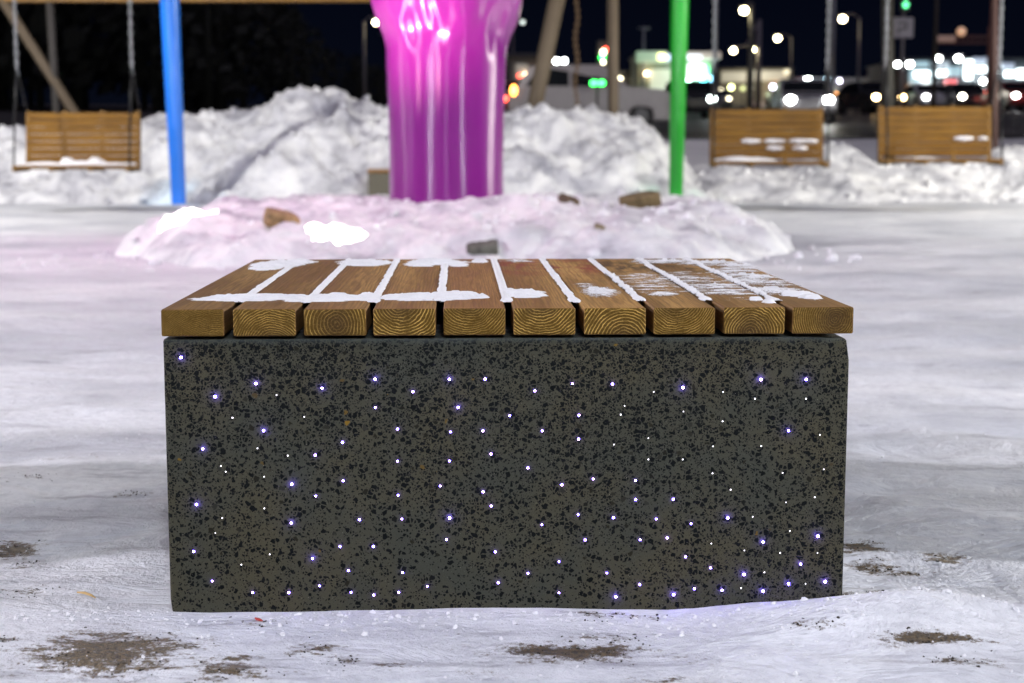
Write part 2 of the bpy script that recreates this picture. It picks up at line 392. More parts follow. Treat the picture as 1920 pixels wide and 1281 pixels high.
# polished terrazzo block
def terrazzo():
    t = NT('dark_terrazzo'); v = t.co()
    wob = t.N('TexNoise'); t.L(v, wob.inputs['Vector']); wob.inputs['Scale'].default_value = 150; wob.inputs['Detail'].default_value = 3
    vw = t.vmath('ADD', v, t.vmath('SCALE', t.vmath('SUBTRACT', wob.outputs['Color'], (0.5, 0.5, 0.5))))
    t.n[-1] if False else None
    for n in t.n:
        if n.bl_idname == 'ShaderNodeVectorMath' and n.operation == 'SCALE': n.inputs['Scale'].default_value = 0.0032
    sp = t.N('SeparateXYZ'); t.L(v, sp.inputs[0])
    dens = t.noise(v, 3.2, 3, 0.5)
    # more small chips towards the cast top and left edge, more bare paste near the foot
    d2 = t.math('ADD', t.math('MULTIPLY', t.math('SUBTRACT', sp.outputs[2], 0.21), 0.95), t.math('MULTIPLY', t.math('SUBTRACT', dens, 0.5), 1.1))
    def chips(scale, lo, hi, amt, off):
        mp = t.N('Mapping'); mp.inputs['Location'].default_value = (off, off*2, off); t.L(vw, mp.inputs[0])
        e = t.N('TexVoronoi', feature='DISTANCE_TO_EDGE', voronoi_dimensions='3D'); t.L(mp.outputs[0], e.inputs['Vector']); e.inputs['Scale'].default_value = scale
        c = t.N('TexVoronoi', feature='F1', voronoi_dimensions='3D'); t.L(mp.outputs[0], c.inputs['Vector']); c.inputs['Scale'].default_value = scale
        cs = t.N('SeparateXYZ'); t.L(c.outputs['Color'], cs.inputs[0])
        sel = t.math('LESS_THAN', cs.outputs[0], t.math('ADD', t.math('MULTIPLY', d2, 0.8), amt))
        sz = t.math('MULTIPLY_ADD', cs.outputs[1], hi-lo, lo)
        k = t.math('SUBTRACT', e.outputs['Distance'], sz)
        return t.math('MULTIPLY', t.ramp(k, [(0.0, 0.0), (0.02, 1.0)]), sel), cs
    c1, cs1 = chips(142, 0.07, 0.26, 0.52, 0.0)
    c2, cs2 = chips(235, 0.07, 0.24, 0.50, 3.3)
    c3, cs3 = chips(400, 0.08, 0.2, 0.34, 6.1)
    tone = t.noise(v, 7, 5, 0.6)
    paste = t.mix(t.ramp(tone, [(0.38, 0.0), (0.62, 1.0)]), (0.052, 0.054, 0.040), (0.070, 0.063, 0.038))
    grit = t.noise(v, 620, 3, 0.7)
    paste = t.mix(t.ramp(grit, [(0.3, 0.6), (0.5, 0.0)]), paste, (0.026, 0.025, 0.019))
    paste = t.mix(t.ramp(grit, [(0.62, 0.0), (0.78, 0.6)]), paste, (0.19, 0.18, 0.13))
    col = t.mix(c3, paste, (0.012, 0.013, 0.012)); col = t.mix(c2, col, (0.003, 0.0035, 0.004))
    chipc = t.ramp(cs1.outputs[2], [(0.0, (0.002, 0.003, 0.003)), (0.88, (0.004, 0.005, 0.005)), (0.95, (0.020, 0.018, 0.010)), (0.996, (0.030, 0.030, 0.024)), (0.998, (0.20, 0.115, 0.012))])
    col = t.mix(c1, col, chipc)
    sparkle = t.math('MULTIPLY', t.ramp(t.noise(v, 900, 1, 0.5), [(0.76, 0), (0.80, 1)]), 0.8)
    col = t.mix(sparkle, col, (0.50, 0.48, 0.40))
    # paler blue-grey tint along the cast top edge and the worn corner
    rim = t.math('MULTIPLY', t.ramp(t.math('ADD', sp.outputs[2], t.math('MULTIPLY', t.math('SUBTRACT', t.noise(v, 60, 4), 0.5), 0.012)), [(0.405, 0.0), (0.412, 0.45)]), 0.9)
    col = t.mix(rim, col, (0.10, 0.115, 0.11))
    t.setp(Base_Color=col, Roughness=t.ramp(c1, [(0, 0.50), (1, 0.32)]))
    t.p.inputs['Specular IOR Level'].default_value = 0.12
    t.bump(t.math('ADD', t.math('MULTIPLY', t.math('ADD', c1, c2), -0.5), t.math('MULTIPLY', grit, 0.5)), 0.0006, 0.7)
    return t.m
bm = bmesh.new()
BW, BZ = 1.0235, 0.4145
box(bm, (-0.001, 0.008+1.02/2, BZ/2-0.04), (BW, 1.02, BZ+0.08))
v_e = [e for e in bm.edges if abs(e.verts[0].co.z-e.verts[1].co.z) > 0.2]
bmesh.ops.bevel(bm, geom=v_e, offset=0.005, segments=3, affect='EDGES', profile=0.5)
top_e = [e for e in bm.edges if all(v.co.z > BZ-0.01 for v in e.verts)]
bmesh.ops.bevel(bm, geom=top_e, offset=0.004, segments=2, affect='EDGES', profile=0.5)
for _ in range(1):
    bmesh.ops.subdivide_edges(bm, edges=[e for e in bm.edges if e.calc_length() > .1], cuts=14, use_grid_fill=True)
# worn rounded top right corner
for v in bm.verts:
    dx = v.co.x-(BW/2-0.022-0.001); dz = v.co.z-(BZ-0.022)
    if dx > 0 and dz > 0:
        l = math.hypot(dx, dz)
        if l > 0.022: v.co.x -= dx*(1-0.022/l); v.co.z -= dz*(1-0.022/l)*0.8
    # side faces lean in very slightly towards the foot; chipped foot at left
    if v.co.z < 0.012 and v.co.x < -BW/2+0.02 and v.co.y < .05: v.co.x += 0.004
obj('concrete_base', bm, terrazzo(), bench)
# violet fibre optic points
L1 = [(95,118),(247,292),(428,234),(722,255),(957,215),(1287,215),(1326,340),(462,443),(192,524),(587,681),(164,771),(585,853),(1288,831),(679,1011)]
M1 = [(1446,215),(1125,271),(958,341),(1057,437),(812,496),(1057,580),(1287,579),(1472,548),(1246,690),(1437,716),(1059,731),(151,981),(233,1113),(413,1164),(573,1164),(710,1134),(850,1163),(1062,1163),(838,1066),(1189,1136),(1274,928),(1292,450),(1436,445),(815,667),(691,553),(693,735),(887,840),(1076,837),(1473,779),(1491,983),(1079,1075),(949,959),(801,959),(951,1175),(1504,1120)]
S1 = [(519,286),(323,387),(642,383),(434,523),(569,555),(272,601),(292,628),(463,650),(464,791),(277,834),(246,900),(362,1041),(488,995)]
L2 = [(806,252),(1152,216),(1354,216),(1275,444),(1005,831),(1162,938),(1406,912),(1329,1036),(1078,1082),(1438,1114),(1275,1123),(1162,1156),(980,1152),(765,1171),(508,1181)]
M2 = [(316,235),(494,237),(149,267),(37,378),(345,376),(182,445),(343,482),(118,610),(408,659),(269,685),(596,666),(341,818),(498,831),(180,862),(737,921),(688,837),(597,751),(764,749),(819,1005),(930,1054),(118,1078),(469,1077),(256,1026),(256,1165),(372,930),(617,929),(615,1128),(858,1147),(843,858)]
S2 = [(548,335),(531,374),(678,273),(986,273),(810,360),(984,403),(1128,303),(1355,303),(1417,464),(501,507),(654,479),(654,573),(807,573),(941,515),(1156,514),(939,635),(1020,708),(1251,633),(1434,617),(1394,741),(1266,764),(1118,828),(1283,891),(934,947),(1081,978),(1240,989),(1406,989),(1170,1075),(1066,1146),(1353,1126)]
M_fib = [glow('fibre_light_bright', (0.16, 0.11, 1.0), 105, True), glow('fibre_light_mid', (0.25, 0.16, 1.0), 48, True), glow('fibre_light_faint', (0.95, 0.88, 1.0), 3.5, False)]
def front_local(px, py):
    # where the pixel ray meets the block's front face (local y = 0.008)
    o_ = binv @ Vector((0, 0, HC)); d_ = binv.to_3x3() @ ray(px, py)
    t_ = (0.008-o_.y)/d_.y; return o_+d_*t_
pts = []
for k, (la, ox) in enumerate(((L1, 300), (L2, 940), (M1, 300), (M2, 940), (S1, 300), (S2, 940))):
    for a, b in la: pts.append((k//2, ox+a/2.372, 620+b/2.372))
RAD = [0.0018, 0.0015, 0.0011]
rest = bmesh.new()
for n_, (cl, px, py) in enumerate(pts):
    p = front_local(px, py)
    r_ = RAD[cl]*rnd.uniform(0.85, 1.15)
    if n_ < 99:
        bm = bmesh.new(); ball(bm, (0, 0, 0), r_, (1, 0.75 if cl == 0 else 0.55, 1), 2)
        o = obj('fibre_light', bm, M_fib[cl], bench); o.location = p+Vector((0, -0.0036 if cl == 0 else -0.0018, 0))
    else: ball(rest, p, r_, (1, 0.5, 1), 1)
o = obj('fibre_light', rest, M_fib[2], bench); o['kind'] = 'stuff'; o['label'] = 'faint tiny white light points scattered over the block'

# snow lying on the slats
def top_local(px, py):
    o_ = binv @ Vector((0, 0, HC)); d_ = binv.to_3x3() @ ray(px, py)
    return o_+d_*((TOPZ-o_.z)/d_.z)
PATCH = [(470,560,105,5,1,0),(560,561,40,5,1,0),(630,560,60,6,1.1,0),(690,558,25,7,1,0),(770,558,60,6,1.1,0),(850,556,55,7,1.2,0),(905,557,14,3,.9,0),
 (985,552,40,7,1.1,0),(955,548,15,6,1,0),(1125,548,36,10,1,.3),(1100,538,20,8,.7,.5),(1240,552,34,4,1,.2),(1225,530,50,14,.30,.8),(1345,540,70,16,.42,.8),(1290,525,60,12,.32,.8),(1400,520,60,14,.45,.6),
 (1455,546,60,8,1.0,.15),(1490,552,36,5,1.0,0),(1520,558,22,4,1,0),(1400,500,55,8,.75,.5),(1330,494,60,5,.8,.4),(1240,491,60,4,1,.2),(1370,510,40,7,.7,.4),(1440,567,12,2,.9,0),(1418,563,14,2,.9,0),
 (520,497,48,6,1,0),(560,492,30,4,.9,0),(500,503,30,4,.8,0),(685,494,48,5,1.05,0),(820,492,52,5,1.05,0),(790,496,30,4,.9,0),(860,497,20,3,.7,0),(970,490,30,2,.7,.3),(900,490,16,3,.7,0),(1430,530,50,10,.5,.6)]
PL = []
for px, py, rx, ry, s_, stk in PATCH:
    c = top_local(px, py); a = top_local(px, py-ry); b = top_local(px, py+ry); e_ = top_local(px+rx, py)
    PL.append((c.x, c.y, abs(e_.x-c.x), abs(a.y-b.y)/2, s_, stk))
gaps = [(slat_x[i]+slat_x[i+1])/2 for i in range(9)]
SOFT = {}
def snow_h(x, y):
    best = -1; soft = 0
    for cx, cy, rx, ry, s_, stk in PL:
        q = ((x-cx)/rx)**2+((y-cy)/ry)**2
        if q < 4:
            v = s_*(1.0-q)+0.75*fr(x*7, y*95, 3, 6, 0.5)-0.08
            if stk: v = v+stk*(0.55+0.9*fr(x*10, y*60, 5, 4, 0.7))
            if v > best: best = v; soft = stk
    best = best+0.22*fr(x*40, y*60, 2, 4, 0.8)-0.06
    h = min(1, best*1.6)*(0.0030+0.0030*sm(0.5, 1.0, best))+(0.0007*fr(x*90, y*90, 4, 3) if best > 0.25 else 0) if best > 0.02 else -0.001
    y0 = 0.105+0.012*math.sin(x*41)
    gd = min(abs(x-g_) for g_ in gaps)
    wv = 0.0060+0.0020*fr(x*9, y*14, 8, 4, 0.7)+0.004*math.exp(-((y-y0-0.02)/0.03)**2)
    al = 1.0 if not soft else max(0.0, min(1.0, best*0.55+0.35*(1-soft)))
    if y > y0 and gd < wv:
        hg = 0.0032*math.sqrt(max(0, 1-(gd/wv)**2))*sm(y0, y0+0.02, y)+0.0006*fr(x*60, y*60, 1, 2)
        h = max(h, hg); al = 1.0
    SOFT[(round(x, 5), round(y, 5))] = al
    if al < 1 and h > 0: h = min(h, 0.0004+0.003*al*al)
    return h
nx, ny = 420, 400
vs = []; fs = []; idx = {}; alph = []
x0, x1, y0, y1 = -0.515, 0.515, 0.02, DEP-0.003
H = [[snow_h(x0+(x1-x0)*i/nx, y0+(y1-y0)*j/ny) for i in range(nx+1)] for j in range(ny+1)]
def vid(i, j):
    if (i, j) not in idx:
        idx[(i, j)] = len(vs); alph.append(SOFT[(round(x0+(x1-x0)*i/nx, 5), round(y0+(y1-y0)*j/ny, 5))]); vs.append((x0+(x1-x0)*i/nx, y0+(y1-y0)*j/ny, TOPZ+max(H[j][i], -0.0012)))
    return idx[(i, j)]
for j in range(ny):
    for i in range(nx):
        if max(H[j][i], H[j][i+1], H[j+1][i], H[j+1][i+1]) > 0: fs.append((vid(i, j), vid(i+1, j), vid(i+1, j+1), vid(i, j+1)))
def frost():
    t = NT('thin_snow'); v = t.co()
    t.setp(Base_Color=t.mix(t.noise(v, 60, 4), (0.74, 0.74, 0.77), (0.90, 0.89, 0.89)), Roughness=0.7)
    a = t.N('Attribute', attribute_name='cover').outputs['Fac']
    n = t.noise(t.co((0.35, 1.6, 1)), 120, 5, 0.72)
    n2 = t.noise(v, 420, 3, 0.7)
    k = t.math('ADD', a, t.math('MULTIPLY', t.math('ADD', t.math('SUBTRACT', n, 0.5), t.math('MULTIPLY', t.math('SUBTRACT', n2, 0.5), 0.6)), 1.7))
    al = t.math('MAXIMUM', t.ramp(k, [(0.42, 0.0), (0.62, 0.9)]), t.ramp(a, [(0.85, 0), (0.97, 1)]))
    t.L(al, t.p.inputs['Alpha']); t.bump(t.noise(v, 260, 5, 0.75), 0.003, 0.9); return t.m
o = obj('snow_dusting', (vs, [], fs), frost(), None, True)
ca = o.data.attributes.new('cover', 'FLOAT', 'POINT'); ca.data.foreach_set('value', alph); o.location = (BX, BY, 0); o.rotation_euler = (0, 0, BROT)
tag(o, 'thin snow filling the gaps between the bench slats and lying in ragged patches on them', 'snow', None, 'stuff')

# ------------------------------------------------------------ magenta pillar
def gloss(name, col, rough=0.2, coat=0.6, bumpd=0.004):
    t = NT(name); v = t.co((5, 5, 0.7)); n = t.noise(v, 1.5, 3)
    t.setp(Base_Color=t.mix(n, tuple(c*0.85 for c in col), col), Roughness=rough)
    t.p.inputs['Coat Weight'].default_value = coat; t.p.inputs['Coat Roughness'].default_value = 0.14
    if name.startswith('magenta'):
        tg = t.N('Tangent', direction_type='RADIAL', axis='Z'); t.L(tg.outputs[0], t.p.inputs['Tangent'])
        t.p.inputs['Anisotropic Rotation'].default_value = 0.25; t.p.inputs['Anisotropic'].default_value = 0.95; t.p.inputs['Specular IOR Level'].default_value = 0.55
    t.bump(n, bumpd, 0.6); return t.m
PYc = 12.5
pc = at(838, 372, PYc)
prof = [(-0.2, 0.468), (0.3, 0.466), (0.6, 0.462), (1.0, 0.468), (1.3, 0.478), (1.52, 0.488), (1.62, 0.50), (1.72, 0.535), (1.85, 0.575), (2.0, 0.60), (2.3, 0.66), (2.8, 0.85), (3.4, 1.1), (3.9, 1.05), (4.3, 0.7), (4.5, 0.05)]
bm = bmesh.new(); rings = []; NS = 120
zs = [-0.2+i*0.035 for i in range(0, 72)]+[2.35+i*0.12 for i in range(0, 18)]
for z in zs:
    ring = []
    r0 = lerp_tab(prof, z); kn = sm(1.35, 1.75, z)
    cx = 0.012*sm(1.5, 2.0, z)
    for k in range(NS):
        a = 2*math.pi*k/NS
        fl = 0.0012*math.cos(a*17+1.0+0.9*z)+0.0032*math.cos(a*5+2+0.5*math.sin(z*3))+0.0030*fr(math.cos(a)*3, math.sin(a)*3, z*0.5, 3)*0.6
        lump = kn*(0.055*fr(math.cos(a)*1.6, math.sin(a)*1.6, z*1.3, 3)+0.02*math.cos(5*a+z*4))
        rr2 = r0+fl*(1-0.5*kn)+lump
        ring.append(bm.verts.new((cx+rr2*math.cos(a), rr2*math.sin(a), z)))
    rings.append(ring)
for q, w in zip(rings, rings[1:]):
    for k in range(NS): bm.faces.new((q[k], q[(k+1) % NS], w[(k+1) % NS], w[k])).smooth = True
bm.faces.new(rings[-1])
o = obj('sculpture_pillar', bm, gloss('magenta_lacquer', (0.24, 0.010, 0.235), 0.30, 0.35))
o.location = (pc.x, PYc, 0)
tag(o, 'thick glossy magenta pillar swelling towards its top, standing on the snow mound', 'sculpture')

def pole(name, pb, pt, Y, r0, r1, mat, label, cat, group=None, ext=1.0):
    a = at(*pb, Y); b = at(*pt, Y); d = (b-a)
    bm = bmesh.new(); top = d*(1+ext); n = 6
    tube(bm, [Vector((0, 0, 0))-d*0.06]+[top*(i/n) for i in range(n+1)], [r0]+[r0+(r1-r0)*min(1.3, (i/n)*(1+ext)) for i in range(n+1)], 24)
    o = obj(name, bm, mat); o.location = a; return tag(o, label, cat, group)
bp = pole('sculpture_leg', (335, 376), (318, 0), 19.8, 0.094, 0.122, gloss('blue_lacquer', (0.015, 0.19, 0.78), 0.35, 0.15), 'leaning sky blue pole rising from the snow left of the pillar', 'pole', None, 0.8)
gp = pole('sculpture_leg', (1267, 374), (1275, 0), 19.8, 0.088, 0.115, gloss('green_lacquer', (0.002, 0.30, 0.012), 0.35, 0.15), 'bright green pole rising from the snow right of the pillar', 'pole', None, 0.8)

# ------------------------------------------------------------ things on the mound
def on_mound(px, py):
    d = ray(px, py); t = 7.0
    while t < 18:
        p = Vector((0, 0, HC))+d*t
        if p.z <= max(mound(p.x, p.y), ghei(p.x, p.y)): return p
        t += 0.01
    return p
def rock(px, py, Y, sx_, sy_, sz_, col, seed, label, name='rock', rz=0, sub=3):
    p = on_mound(px, py+5) if py > 384 else at(px, py, Y); bm = bmesh.new()
    bmesh.ops.create_icosphere(bm, subdivisions=sub, radius=1)
    for v in bm.verts:
        d = v.co.normalized(); k = 1+0.28*fr(d.x*1.2, d.y*1.2, d.z*1.2+seed, 4)
        c = Vector((max(-.72, min(.72, d.x*k)), max(-.7, min(.7, d.y*k)), max(-.62, min(.66, d.z*k))))
        v.co = Vector((c.x*sx_, c.y*sy_, c.z*sz_))*1.35
    t = NT('%s_surface_%d' % (name, seed)); vv = t.co(); n = t.noise(vv, 14, 6, 0.7)
    t.setp(Base_Color=t.ramp(n, [(0.35, tuple(c*0.35 for c in col)), (0.6, col)]), Roughness=0.85); t.bump(n, 0.02)
    o = obj(name, bm, t.m); o.location = p; o.rotation_euler = (0.2, 0.25 if seed % 2 else -0.15, rz); return tag(o, label, 'rock')
rock(1062, 381, 11.4, 0.075, 0.07, 0.07, (0.15, 0.10, 0.06), 1, 'dark brown angular rock poking out of the mound right of the pillar', rz=0.7)
rock(1200, 377, 11.6, 0.16, 0.10, 0.055, (0.22, 0.16, 0.07), 2, 'long low tan rock on the mound in front of the green pole')
rock(528, 408, 11.2, 0.11, 0.09, 0.060, (0.42, 0.26, 0.12), 3, 'tan wedge of rock with snow on top, between the two glowing patches', rz=0.4)
rock(905, 463, 9.7, 0.10, 0.09, 0.045, (0.15, 0.15, 0.12), 4, 'flat grey green stone in the front slope of the mound, just behind the bench')
rock(1124, 422, 10.6, 0.035, 0.03, 0.022, (0.30, 0.24, 0.15), 5, 'smallest brown stone on the mound, right of centre')
# ground floodlights blazing through the snow crust
M_flood = glow('floodlight_glass', (1.0, 0.97, 0.88), 5.0, True)
def ground_light(cx_px, cy_px, w_px, h_px, seed, label, tilt, hyk=0.6):
    c = on_mound(cx_px, cy_px)
    root = empty('ground_floodlight', (c.x, c.y, mound(c.x, c.y)), 0, label, 'ground light', 'floodlights sunk in the snow mound')
    hx = w_px*c.y/FPX/2; n = 40; vs = [(0, 0, 0)]; fs = []
    hy = min(1.2, h_px*c.y*c.y/(0.45*FPX)/2)*hyk
    lens = []
    RN = 7
    for q in range(1, RN+1):
        for k in range(n):
            a = 2*math.pi*k/n; w_ = 1+0.22*fr(math.cos(a)*1.9, math.sin(a)*1.6, seed, 3)
            x = math.copysign(abs(math.cos(a))**0.8, math.cos(a))*hx*w_*q/RN; y = math.sin(a)*hy*w_*q/RN+x*tilt
            lens.append((x, y))
    for (x, y) in [(0, 0)]+lens:
        pass
    vs = [(0, 0, 0.028)]
    for i_, (x, y) in enumerate(lens):
        q = (i_//n+1)/RN
        vs.append((x, y, mound(c.x+x, c.y+y)-mound(c.x, c.y)+0.028-0.055*q**3))
    fs = [(0, 1+k, 1+(k+1) % n) for k in range(n)]
    for q in range(RN-1):
        for k in range(n): fs.append((1+q*n+k, 1+(q+1)*n+k, 1+(q+1)*n+(k+1) % n, 1+q*n+(k+1) % n))
    obj('lens', (vs, [], fs), M_flood, root, True)
    bm = bmesh.new(); tube(bm, [(0, 0, -0.25), (0, 0, -0.03)], min(hx, hy)*0.6, 20); obj('housing', bm, plain('lamp_housing', (0.05, 0.05, 0.055), 0.4), root)
ground_light(352, 402, 118, 30, 3, 'white glowing floodlight patch at the left end of the mound', 0.55, 0.24)
ground_light(632, 438, 140, 34, 9, 'larger white glowing floodlight patch nearer the bench', 0.12, 0.15)

# twig and red scrap on the near snow
p = hit(163, 1123); bm = bmesh.new()
tube(bm, [(-0.018, 0.012, 0.006), (-0.004, 0.002, 0.008), (0.008, -0.006, 0.007), (0.017, -0.012, 0.004)], [0.0012, 0.0022, 0.0020, 0.0008], 8)
o = obj('wood_splinter', bm, plain('pale_wood_splinter', (0.50, 0.33, 0.12), 0.7)); o.location = (p.x, p.y, ghei(p.x, p.y))
tag(o, 'small yellowish wood splinter lying on the snow left of the bench', 'splinter')
p = hit(485, 1163); bm = bmesh.new(); box(bm, (0, 0, 0.003), (0.012, 0.006, 0.002), Matrix.Rotation(0.5, 4, 'Y') @ Matrix.Rotation(0.6, 4, 'Z'), bev=0.0006)
o = obj('paper_scrap', bm, plain('red_scrap', (0.45, 0.06, 0.04), 0.7)); o.location = (p.x, p.y, ghei(p.x, p.y))
tag(o, 'tiny red scrap on the snow in front of the block', 'litter')

# crumbs of snow, ice and grit
def scatter(name, n, gen, mat, label, seed):
    r2 = random.Random(seed); bm = bmesh.new()
    for _ in range(n):
        x, y, z, s_ = gen(r2)
        q = bmesh.ops.create_icosphere(bm, subdivisions=1, radius=1)
        R_ = Matrix.Rotation(r2.uniform(0, 6), 3, 'Z') @ Matrix.Rotation(r2.uniform(0, 3), 3, 'X')
        a, b, c = r2.uniform(.6, 1.5), r2.uniform(.5, 1.1), r2.uniform(.4, .9)
        for v in q['verts']:
            v.co = R_ @ Vector((v.co.x*a*r2.uniform(.75, 1.2), v.co.y*b*r2.uniform(.75, 1.2), v.co.z*c*r2.uniform(.75, 1.2)))*s_+Vector((x, y, z+s_*0.1))
    o = obj(name, bm, mat); return tag(o, label, 'snow' if 'snow' in name else 'grit', None, 'stuff')
def near(r2, s0, s1, foot=0.35):
    if r2.random() < foot: x = r2.uniform(-.75, .75); y = 2.225-abs(r2.gauss(0, .035))
    else: y = 1.75+2.4*r2.random()**1.4; x = r2.uniform(-.42, .42)*y
    if abs(x) < .53 and 2.23 < y < 3.3: y = 2.2-r2.random()*.1
    s_ = s0*(s1/s0)**(r2.random()**2.5); return x, y, ghei(x, y), s_
scatter('snow_crumbs', 1100, lambda r: near(r, .0012, .0055), M_fresh, 'small crumbs of snow scattered round the foot of the bench', 5)
def gritgen(r2):
    cx, cy, rx, ry, s_ = r2.choice(DW[:30]); x = r2.gauss(cx, rx*.6); y = r2.gauss(cy, ry*.8)
    if abs(x) < .53 and 2.23 < y < 3.3: y = 2.19
    return x, y, ghei(x, y), r2.uniform(.0007, .0026)
scatter('grit', 550, gritgen, plain('dark_grit', (0.03, 0.024, 0.016), 0.8), 'dark grit and bark crumbs in the dirty patches of the snow', 6)
BKL = bank(RIDGE_L, 22.4, 2.4, 0.30, 11); BKR = bank(RIDGE_R, 22.8, 2.0, 0.26, 31)
def clods(r2):
    if r2.random() < .6: x = r2.uniform(-8, 3.1); y = r2.uniform(19.9, 22.9); z = BKL(x, y)
    else: x = r2.uniform(2.4, 9); y = r2.uniform(20.3, 23.2); z = BKR(x, y)
    return x, y, max(z, ghei(x, y)), .02*(5.5**(r2.random()**2))
scatter('snow_clods', 900, clods, M_pile, 'broken clods of ploughed snow on the banks', 8)
def mclods(r2):
    x = r2.uniform(-3.1, 2.3); y = r2.uniform(8.7, 13.4)
    if r2.random() < .35: x = r2.gauss(0.0, .5); y = r2.uniform(10.2, 12.0)
    return x, y, max(mound(x, y), ghei(x, y)), .008*(6**(r2.random()**2))
scatter('snow_clods', 700, mclods, M_fresh, 'small lumps of snow lying on the low mound', 9)

# small twin bench behind the pillar
q = at(712, 376, 20.2); dist = empty('park_bench', (q.x+0.32, 20.2, 0.0), 0, 'small distant concrete bench with a wooden top half hidden behind the magenta pillar', 'bench')
bm = bmesh.new(); box(bm, (0, 0.5, 0.19), (0.95, 1.0, 0.42), bev=0.01); obj('concrete_base', bm, plain('far_concrete', (0.13, 0.12, 0.085), 0.7), dist)
for i in range(8):
    bm = bmesh.new(); box(bm, ((i-3.5)*0.122, 0.5, 0.425), (0.108, 1.02, 0.045), bev=0.004); obj('slat', bm, plain('far_bench_wood', (0.30, 0.15, 0.04), 0.6), dist)

# two unseen benches added to throw shade on the snow beside the big one
for sx_, lab in ((-1, 'unseen bench added for shade left of the big speckled bench'), (1, 'unseen bench added for shade right of the big speckled bench')):
    shade_bench = empty('park_bench', (sx_*1.85, 2.42, 0.0), 0, lab, 'bench')
    for ch in list(dist.children):
        c = ch.copy(); C.objects.link(c); c.parent = shade_bench
    shade_bench.scale = (1.0, 0.52, 1.0)

# ------------------------------------------------------------ swings
def swing_wood():
    t = NT('swing_wood'); v = t.co((1.5, 14, 40)); n = t.noise(v, 2, 4)
    t.setp(Base_Color=t.ramp(n, [(0.35, (0.13, 0.055, 0.0003)), (0.65, (0.30, 0.142, 0.0008))]), Roughness=0.5); t.bump(n, 0.003); return t.m
M_sw = swing_wood(); M_blk = plain('black_steel', (0.012, 0.012, 0.013), 0.4, 0.5)
M_chain = plain('galvanised_chain', (0.34, 0.35, 0.37), 0.35, 0.8); M_frost = plain('frosty_wood', (0.13, 0.098, 0.062), 0.7)
def make_swing():
    root = empty('swing_bench')
    w = 1.32
    tilt = Matrix.Rotation(R(8), 4, 'X')
    for k in range(7):
        bm = bmesh.new(); z = 0.10+k*0.083
        box(bm, (0, 0.50+(z-0.1)*0.14, z), (w, 0.022, 0.0775), tilt, bev=0.004); obj('back_slat', bm, M_sw, root)
    for k in range(5):
        bm = bmesh.new(); y = 0.045+k*0.095
        box(bm, (0, y, 0.02-0.02*math.sin(k/4*3.14)), (w+0.02, 0.082, 0.024), bev=0.004); obj('seat_slat', bm, M_sw, root)
    for sx_ in (-0.64, -0.22, 0.22, 0.64):
        bm = bmesh.new(); box(bm, (sx_, 0.24, -0.014), (0.045, 0.52, 0.035)); box(bm, (sx_, 0.545, 0.33), (0.045, 0.035, 0.66), Matrix.Rotation(R(-8), 4, 'X'))
        obj('support', bm, plain('swing_frame_wood', (0.20, 0.11, 0.025), 0.6), root)
    for sx_ in (-1, 1):
        bm = bmesh.new(); x = sx_*0.655
        tube(bm, [(x, 0.02, -0.03), (x, 0.5, -0.03), (x, 0.60, 0.62)], 0.014, 8); tube(bm, [(x, 0.02, -0.03), (x, 0.10, 0.45)], 0.012, 8)
        tube(bm, [(x, 0.10, 0.45), (x, 0.26, 1.10)], 0.015, 8); tube(bm, [(x, 0.60, 0.62), (x, 0.30, 1.10)], 0.010, 8)
        obj('hanger_rod', bm, M_blk, root)
        bm = bmesh.new(); z = 1.08
        for q in range(34):
            M = Matrix.Translation((x, 0.28, z+q*0.056)) @ Matrix.Rotation(R(90*(q % 2)), 4, 'Z')
            for s2 in (-1, 1): tube(bm, [M @ Vector((s2*0.015, 0, -0.024)), M @ Vector((s2*0.015, 0, 0.024))], 0.008, 5)
            for s2 in (-1, 1): tube(bm, [M @ Vector((-0.015, 0, s2*0.026)), M @ Vector((0.015, 0, s2*0.026))], 0.008, 5)
        obj('chain', bm, M_chain, root)
    bm = bmesh.new()
    return root
def seat_snow(loc, rz, spots, label):
    bm = bmesh.new()
    for x, y, rx, ry, h in spots:
        res = bmesh.ops.create_icosphere(bm, subdivisions=3, radius=1)
        for v in res['verts']:
            d = v.co.copy(); k = 1+0.3*fr(d.x*2+x, d.y*2, d.z+y, 3)
            v.co = Vector((x+d.x*rx*k, y+d.y*ry, 0.034+max(0, d.z)*h*k))
    o = obj('swing_snow', bm, M_fresh, None, True); o.location = loc; o.rotation_euler = (0, 0, rz); tag(o, label, 'snow', None, 'stuff')
def back_snow(loc, rz, spots, label):
    bm = bmesh.new()
    for x0_, x1_, k in spots:
        z = 0.10+k*0.083
        nseg = max(2, int((x1_-x0_)/0.05)); 
        tube(bm, [(x0_+(x1_-x0_)*i/nseg, 0.488+(z-.1)*0.14, z+0.004*math.sin(i*2.1)) for i in range(nseg+1)], [0.012]+[0.026+0.006*math.sin(i*1.7) for i in range(nseg-1)]+[0.012], 8)
    o = obj('swing_snow', bm, M_fresh, None, True); o.location = loc; o.rotation_euler = (0, 0, rz); tag(o, label, 'snow', None, 'stuff')
sw0 = make_swing()
def copy_tree(o, parent=None):
    c = o.copy(); C.objects.link(c); c.parent = parent
    for ch in list(o.children): copy_tree(ch, c)
    return c
SWG = 'hanging wooden bench swings around the square'
SPOT = [(0, (133, 316), 17.3, 0.0, 'wooden bench swing on chains at the far left with white snow along its seat'),
        (1, (1446, 308), 17.6, -0.05, 'wooden bench swing just right of the green pole with snow strips across its back'),
        (2, (1772, 303), 17.6, -0.03, 'bench swing nearest the right edge of the picture, with little snow on its seat')]
